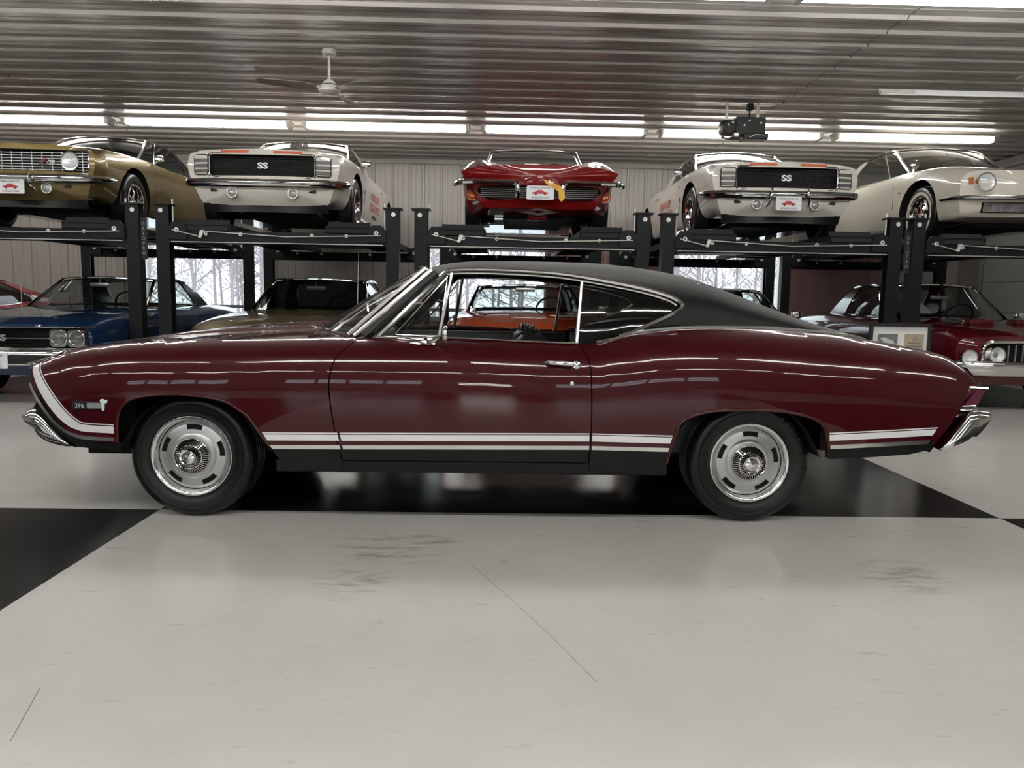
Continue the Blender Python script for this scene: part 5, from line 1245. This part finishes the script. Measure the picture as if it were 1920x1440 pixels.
# slotted road wheels: outer face looks towards -y
RT = .3165
def road_wheel():
    def disc():
        m = MB(); n = 120; prof = [(.176, .030), (.168, .024), (.1635, .020), (.1605, .0185), (.1345, .0155), (.132, .015), (.120, .013), (.112, .006), (.104, .002), (.094, .002), (.086, .006), (.0, .006)]
        idx = {}
        for k in range(n):
            a = 2*PI*k/n
            for j, (r, y) in enumerate(prof): idx[k, j] = len(m.v); m.v.append((r*math.cos(a), y, r*math.sin(a)))
        for k in range(n):
            a = (k+.5)*360/n; d = (a-90+36) % 72-36; slot = abs(d) < 15.2
            for j in range(len(prof)-1):
                if slot and j == 3: continue
                m.f.append((idx[k, j], idx[(k+1) % n, j], idx[(k+1) % n, j+1], idx[k, j+1])); m.m.append(0)
        # slot walls
        for k in range(n):
            a = (k+.5)*360/n
            if abs((a-90+36) % 72-36) < 15.2:
                for j in (3, 4):
                    p, q = m.v[idx[k, j]], m.v[idx[(k+1) % n, j]]; o = len(m.v); m.v += [p, q, (q[0], q[1]+.012, q[2]), (p[0], p[1]+.012, p[2])]; m.f.append((o, o+1, o+2, o+3)); m.m.append(0)
        return m.mesh('wheel', 'steel', smooth=30, recalc=False)
    ring = MB().lathe([(.1785, .034), (.180, .014), (.186, -.004), (.196, -.013), (.204, -.012), (.2085, -.004), (.2085, .006), (.200, .002), (.190, .010), (.184, .034)], 72, close=True).mesh('trim_ring', 'chrome', smooth=50)
    cap = MB(); cap.lathe([(.0935, .003), (.0935, -.004), (.090, -.009), (.0865, -.008), (.0855, .000)], 64)
    cap.lathe([(.0615, -.022), (.062, -.031), (.058, -.034), (.054, -.031), (.0535, -.024)], 64)
    cap.lathe([(.0445, -.036), (.0455, -.050), (.041, -.056), (.033, -.054), (.031, -.0585), (.020, -.061), (.018, -.058), (.0, -.060)], 64)
    cap = cap.mesh('center_cap', 'chrome', smooth=35)
    cone = MB().lathe([(.0865, .000), (.060, -.022), (.0535, -.024), (.0445, -.040), (0, -.040)], 48).mesh('cap_cone', 'black', smooth=30)
    fins = MB()
    for n_, r0, y0, r1, y1, t_ in ((44, .0862, -.002, .0612, -.0225, .0030), (32, .0535, -.026, .0450, -.040, .0026)):
        for k in range(n_):
            a = 2*PI*k/n_; ca, sa = math.cos(a), math.sin(a)
            P = lambda r, s_, y: (ca*r-sa*s_, y, sa*r+ca*s_)
            fins.add([P(r0, -t_, y0), P(r0, t_, y0), P(r1, t_*.7, y1), P(r1, -t_*.7, y1), P(r0, -t_*.7, y0-.006), P(r0, t_*.7, y0-.006), P(r1, t_*.5, y1-.006), P(r1, -t_*.5, y1-.006)], [(0, 1, 2, 3), (4, 7, 6, 5), (0, 4, 5, 1), (1, 5, 6, 2), (2, 6, 7, 3), (3, 7, 4, 0)])
    fins = fins.mesh('cap_fins', 'chrome', smooth=0)
    h = .105; c = .105
    tp = [(.196, .02), (.200, .004), (.208, -.002), (.214, -.001), (.222, -.006), (.245, -.014), (.262, -.016), (.264, -.0135), (.268, -.0155), (.285, -.012), (.300, -.002), (.3065, .008), (.3105, .016), (RT-.001, .028)]
    y = .034
    for k in range(6): tp += [(RT, y), (RT, y+.020), (RT-.007, y+.022), (RT-.007, y+.0255)]; y += .0275
    tp += [(RT-.002, .198), (.3065, .206), (.285, .222), (.245, .222), (.20, .205), (.196, .19)]
    m = MB(); m.lathe(tp, 96, close=True)
    # shoulder lugs
    for k in range(96):
        a = 2*PI*(k+.5)/96; ca, sa = math.cos(a), math.sin(a); t_ = .0065
        P = lambda r, s_, yy: (ca*r-sa*s_, yy, sa*r+ca*s_)
        for ya, yb in ((.006, .030), (.200, .220)):
            m.add([P(.3060, -t_, ya), P(.3060, t_, ya), P(RT+.0005, t_, yb if ya < .1 else ya), P(RT+.0005, -t_, yb if ya < .1 else ya), P(.298, -t_, ya+.01), P(.298, t_, ya+.01), P(.30, t_, yb), P(.30, -t_, yb)], [(0, 1, 2, 3), (4, 7, 6, 5), (0, 4, 5, 1), (1, 5, 6, 2), (2, 6, 7, 3), (3, 7, 4, 0)])
    tyre = m.mesh('tire', 'rubber', smooth=40)
    drum = MB().lathe([(0, .040), (.168, .040), (.176, .06), (.176, .17), (.19, .19), (0, .19)], 40).mesh('brake_drum', 'black', smooth=30)
    return disc(), ring, cap, cone, fins, tyre, drum
wd_, rg_, cp_, cn_, fn_, ty_, dr_ = road_wheel()
sn = 0
for u in (-1.4225, 1.4225):
    for s in (-1, 1):
        w_ = link('wheel', wd_, hero, (u, s*.811, RT)); w_.rotation_euler = (0, rad({(-1.4225, -1): 4, (1.4225, -1): 3}.get((u, s), 20)), 0 if s < 0 else PI)
        for nm, me in (('trim_ring', rg_), ('tire', ty_), ('brake_drum', dr_)): link(nm, me, w_)
        c_ = link('center_cap', cp_, w_)
        f_ = link('cap_fins', fn_, w_); link('cap_cone', cn_, w_)
        # raised sidewall letters, worn grey
        for i, ch in enumerate('RADIAL T/A'):
            a = rad((58 if u > 0 else 30)-i*7.0); o = link('tire_lettering', text_mesh(ch, .026, .0012, 'alu' if False else 'lift_pad', bold=.0006), w_, (math.cos(a)*.276, -.0155, math.sin(a)*.276)); o.rotation_euler = (PI/2, PI/2-a, 0)

# ------------------------------------------------------------------ ceiling fan, door operator, track, framed prints
fan = thing('ceiling_fan', 'white ceiling fan with dark blades hanging from the ribbed ceiling', 'fan', (-1.68, 7.94, ZC-.014), 0)
MB().lathe([(0, 0), (.065, 0), (.072, -.02), (.066, -.05), (.02, -.058), (0, -.058)], 28, 'z').build('canopy', 'fan', fan)
MB().cyl((0, 0, -.05), (0, 0, -.29), .013, 12).build('downrod', 'fan', fan)
MB().lathe([(.014, -.27), (.022, -.285), (.055, -.305), (.066, -.325), (.066, -.332), (0, -.332)], 28, 'z').build('motor_cover', 'fan', fan)
MB().lathe([(.060, -.332), (.060, -.345), (0, -.345)], 28, 'z').build('vent_gap', 'black', fan)
MB().lathe([(0, -.345), (.085, -.347), (.100, -.362), (.102, -.372), (.095, -.378), (.107, -.385), (.105, -.402), (.07, -.425), (.03, -.432), (0, -.432)], 32, 'z').build('motor', 'fan', fan)
for k in range(3):
    a = rad(200+k*120); ca, sa = math.cos(a), math.sin(a); Q = lambda r, s_, z: (ca*r-sa*s_, sa*r+ca*s_, z)
    bl_ = MB(); rings = []
    for r, w0, tw in ((.12, .030, .016), (.25, .055, .020), (.50, .062, .014), (.68, .050, .010)): rings.append([Q(r, -w0, -.372-tw), Q(r, w0, -.372+tw), Q(r, w0, -.366+tw), Q(r, -w0, -.366-tw)])
    bl_.ring_loft(rings); b_ = bl_.build('blade', 'fan_blade', fan, smooth=0)
    MB().box(-.01, .01, -.02, .02, -.005, .005).build('blade_iron', 'fan', b_, smooth=0).location = Q(.11, 0, -.368)
op = thing('winch_unit', 'black motor unit with small control box hanging from the ceiling before the tube lights', 'motor unit', (2.95, 9.6, ZC-.012), 0)
MB().rbox(-.10, .26, -.14, .14, -.42, -.20, .012, 2).build('gear_case', 'trim_black', op, smooth=0)
MB().rbox(-.26, -.08, -.10, .10, -.40, -.22, .05, 2).build('motor', 'trim_black', op)
MB().cyl((-.16, -.12, -.31), (-.16, .12, -.31), .075, 20).build('drum', 'trim_black', op)
MB().rbox(-.02, .28, -.20, .0, -.47, -.40, .01, 1).build('tray', 'trim_black', op, smooth=0)
for x in (-.18, .20):
    MB().box(x-.012, x+.012, -.015, .015, -.24, 0.0).build('hanger', 'alu', op, smooth=0)
MB().rbox(.06, .13, -.06, .02, -.10, -.02, .008, 1).build('control_box', 'black', op)
MB().cyl((.095, -.02, -.10), (.095, -.02, -.21), .010, 8).build('conduit', 'black', op)
for x, z in ((.0, -.30), (.06, -.245), (.20, -.27), (-.14, -.27), (-.19, -.30)): MB().cyl((x, -.139, z), (x, -.150, z), .012, 10).build('bolt', 'bolt', op)
MB().tube([(.05, -.2, -.45), (.12, -.22, -.42), (.20, -.22, -.425), (.24, -.21, -.44)], .006, 6).build('wire', 'alu', op)
MB().rbox(-.13, -.06, -.16, -.10, -.44, -.385, .01, 1).build('bracket', 'alu', op, smooth=0)
MB().tube([(-.05, -.12, -.42), (-.18, -.12, -.46), (-.27, -.12, -.44)], .012, 6).build('hook', 'trim_black', op)
dt = thing('door_rail', 'grey steel overhead door rail with hanger bracket under the ceiling', 'rail', (5.0, 8.17, 3.30), 0)
MB().box(-1.06, 3.30, -.02, .02, -.012, 0).box(-1.06, 3.30, .012, .02, -.012, .05).build('rail', 'steel', dt, smooth=0)
MB().rbox(-1.06, -.70, -.035, .035, 0.0, .028, .006, 1).build('light_cover', 'fan', dt, smooth=0)
MB().box(.46, .50, -.02, .02, 0, .225).build('hanger', 'alu', dt, smooth=0); MB().box(.44, .48, -.42, .14, .205, .225).build('angle_iron', 'alu', dt, smooth=0)
MB().tube([(.47, -.02, .12), (.47, -.16, .21)], .012, 4).build('brace', 'alu', dt)
MB().box(3.10, 3.14, -.02, .02, 0, .225).build('hanger', 'alu', dt, smooth=0)
fp = thing('framed_prints', 'black framed pair of small car prints in white mat on a stand', 'picture frame', (3.715, 7.0, 0), 0)
F0, F1, Z0_, Z1_ = -.285, .285, .42, .962
f = MB(); t_ = .030
for q in ((F0, F0+t_, Z0_, Z1_), (F1-t_, F1, Z0_, Z1_), (F0+t_, F1-t_, Z0_, Z0_+t_), (F0+t_, F1-t_, Z1_-t_, Z1_)): f.box(q[0], q[1], -.018, .012, q[2], q[3])
f.build('frame', 'frame_black', fp, smooth=0)
mb_ = MB().box(F0+t_, F1-t_, -.004, .008, Z0_+t_, Z1_-t_).build('mat_board', 'mat_board', fp, smooth=0)
M['photo_grey'] = plain('photo_grey', (.16, .17, .16), .5, var=.5, scale=22); M['photo_sand'] = plain('photo_sand', (.42, .33, .24), .5, var=.35, scale=16); M['photo_white'] = plain('photo_white', (.55, .58, .55), .5)
for x0, x1, mt in ((-.205, -.02, 'photo_grey'), (.045, .225, 'photo_sand')):
    p_ = MB().box(x0, x1, -.0065, -.004, .62, .865).build('photo_print', mt, mb_, smooth=0)
    if mt == 'photo_grey': MB().prism([(x0+.02, .825), (x0+.055, .835), (x0+.15, .80), (x0+.16, .765), (x0+.10, .755)], 'y', -.0075, -.0065).build('printed_car', 'photo_white', p_, smooth=0)
    else:
        for k, (a, b_, z) in enumerate(((.07, .13, .815), (.03, .15, .785), (.02, .16, .755), (.04, .14, .735))): MB().box(x0+a, x0+b_, -.0072, -.0065, z-.006, z+.004).build('printed_car', 'photo_grey', p_, smooth=0)
MB().cyl((0, .03, .02), (0, .03, .80), .018, 12).build('stand_pole', 'trim_black', fp)
MB().lathe([(0, 0), (.20, 0), (.20, .012), (.03, .022), (0, .022)], 28, 'z', (0, .03, 0)).build('stand_base', 'trim_black', fp)
MB().box(-.10, .10, .012, .03, .55, .60).build('clamp', 'trim_black', fp, smooth=0)
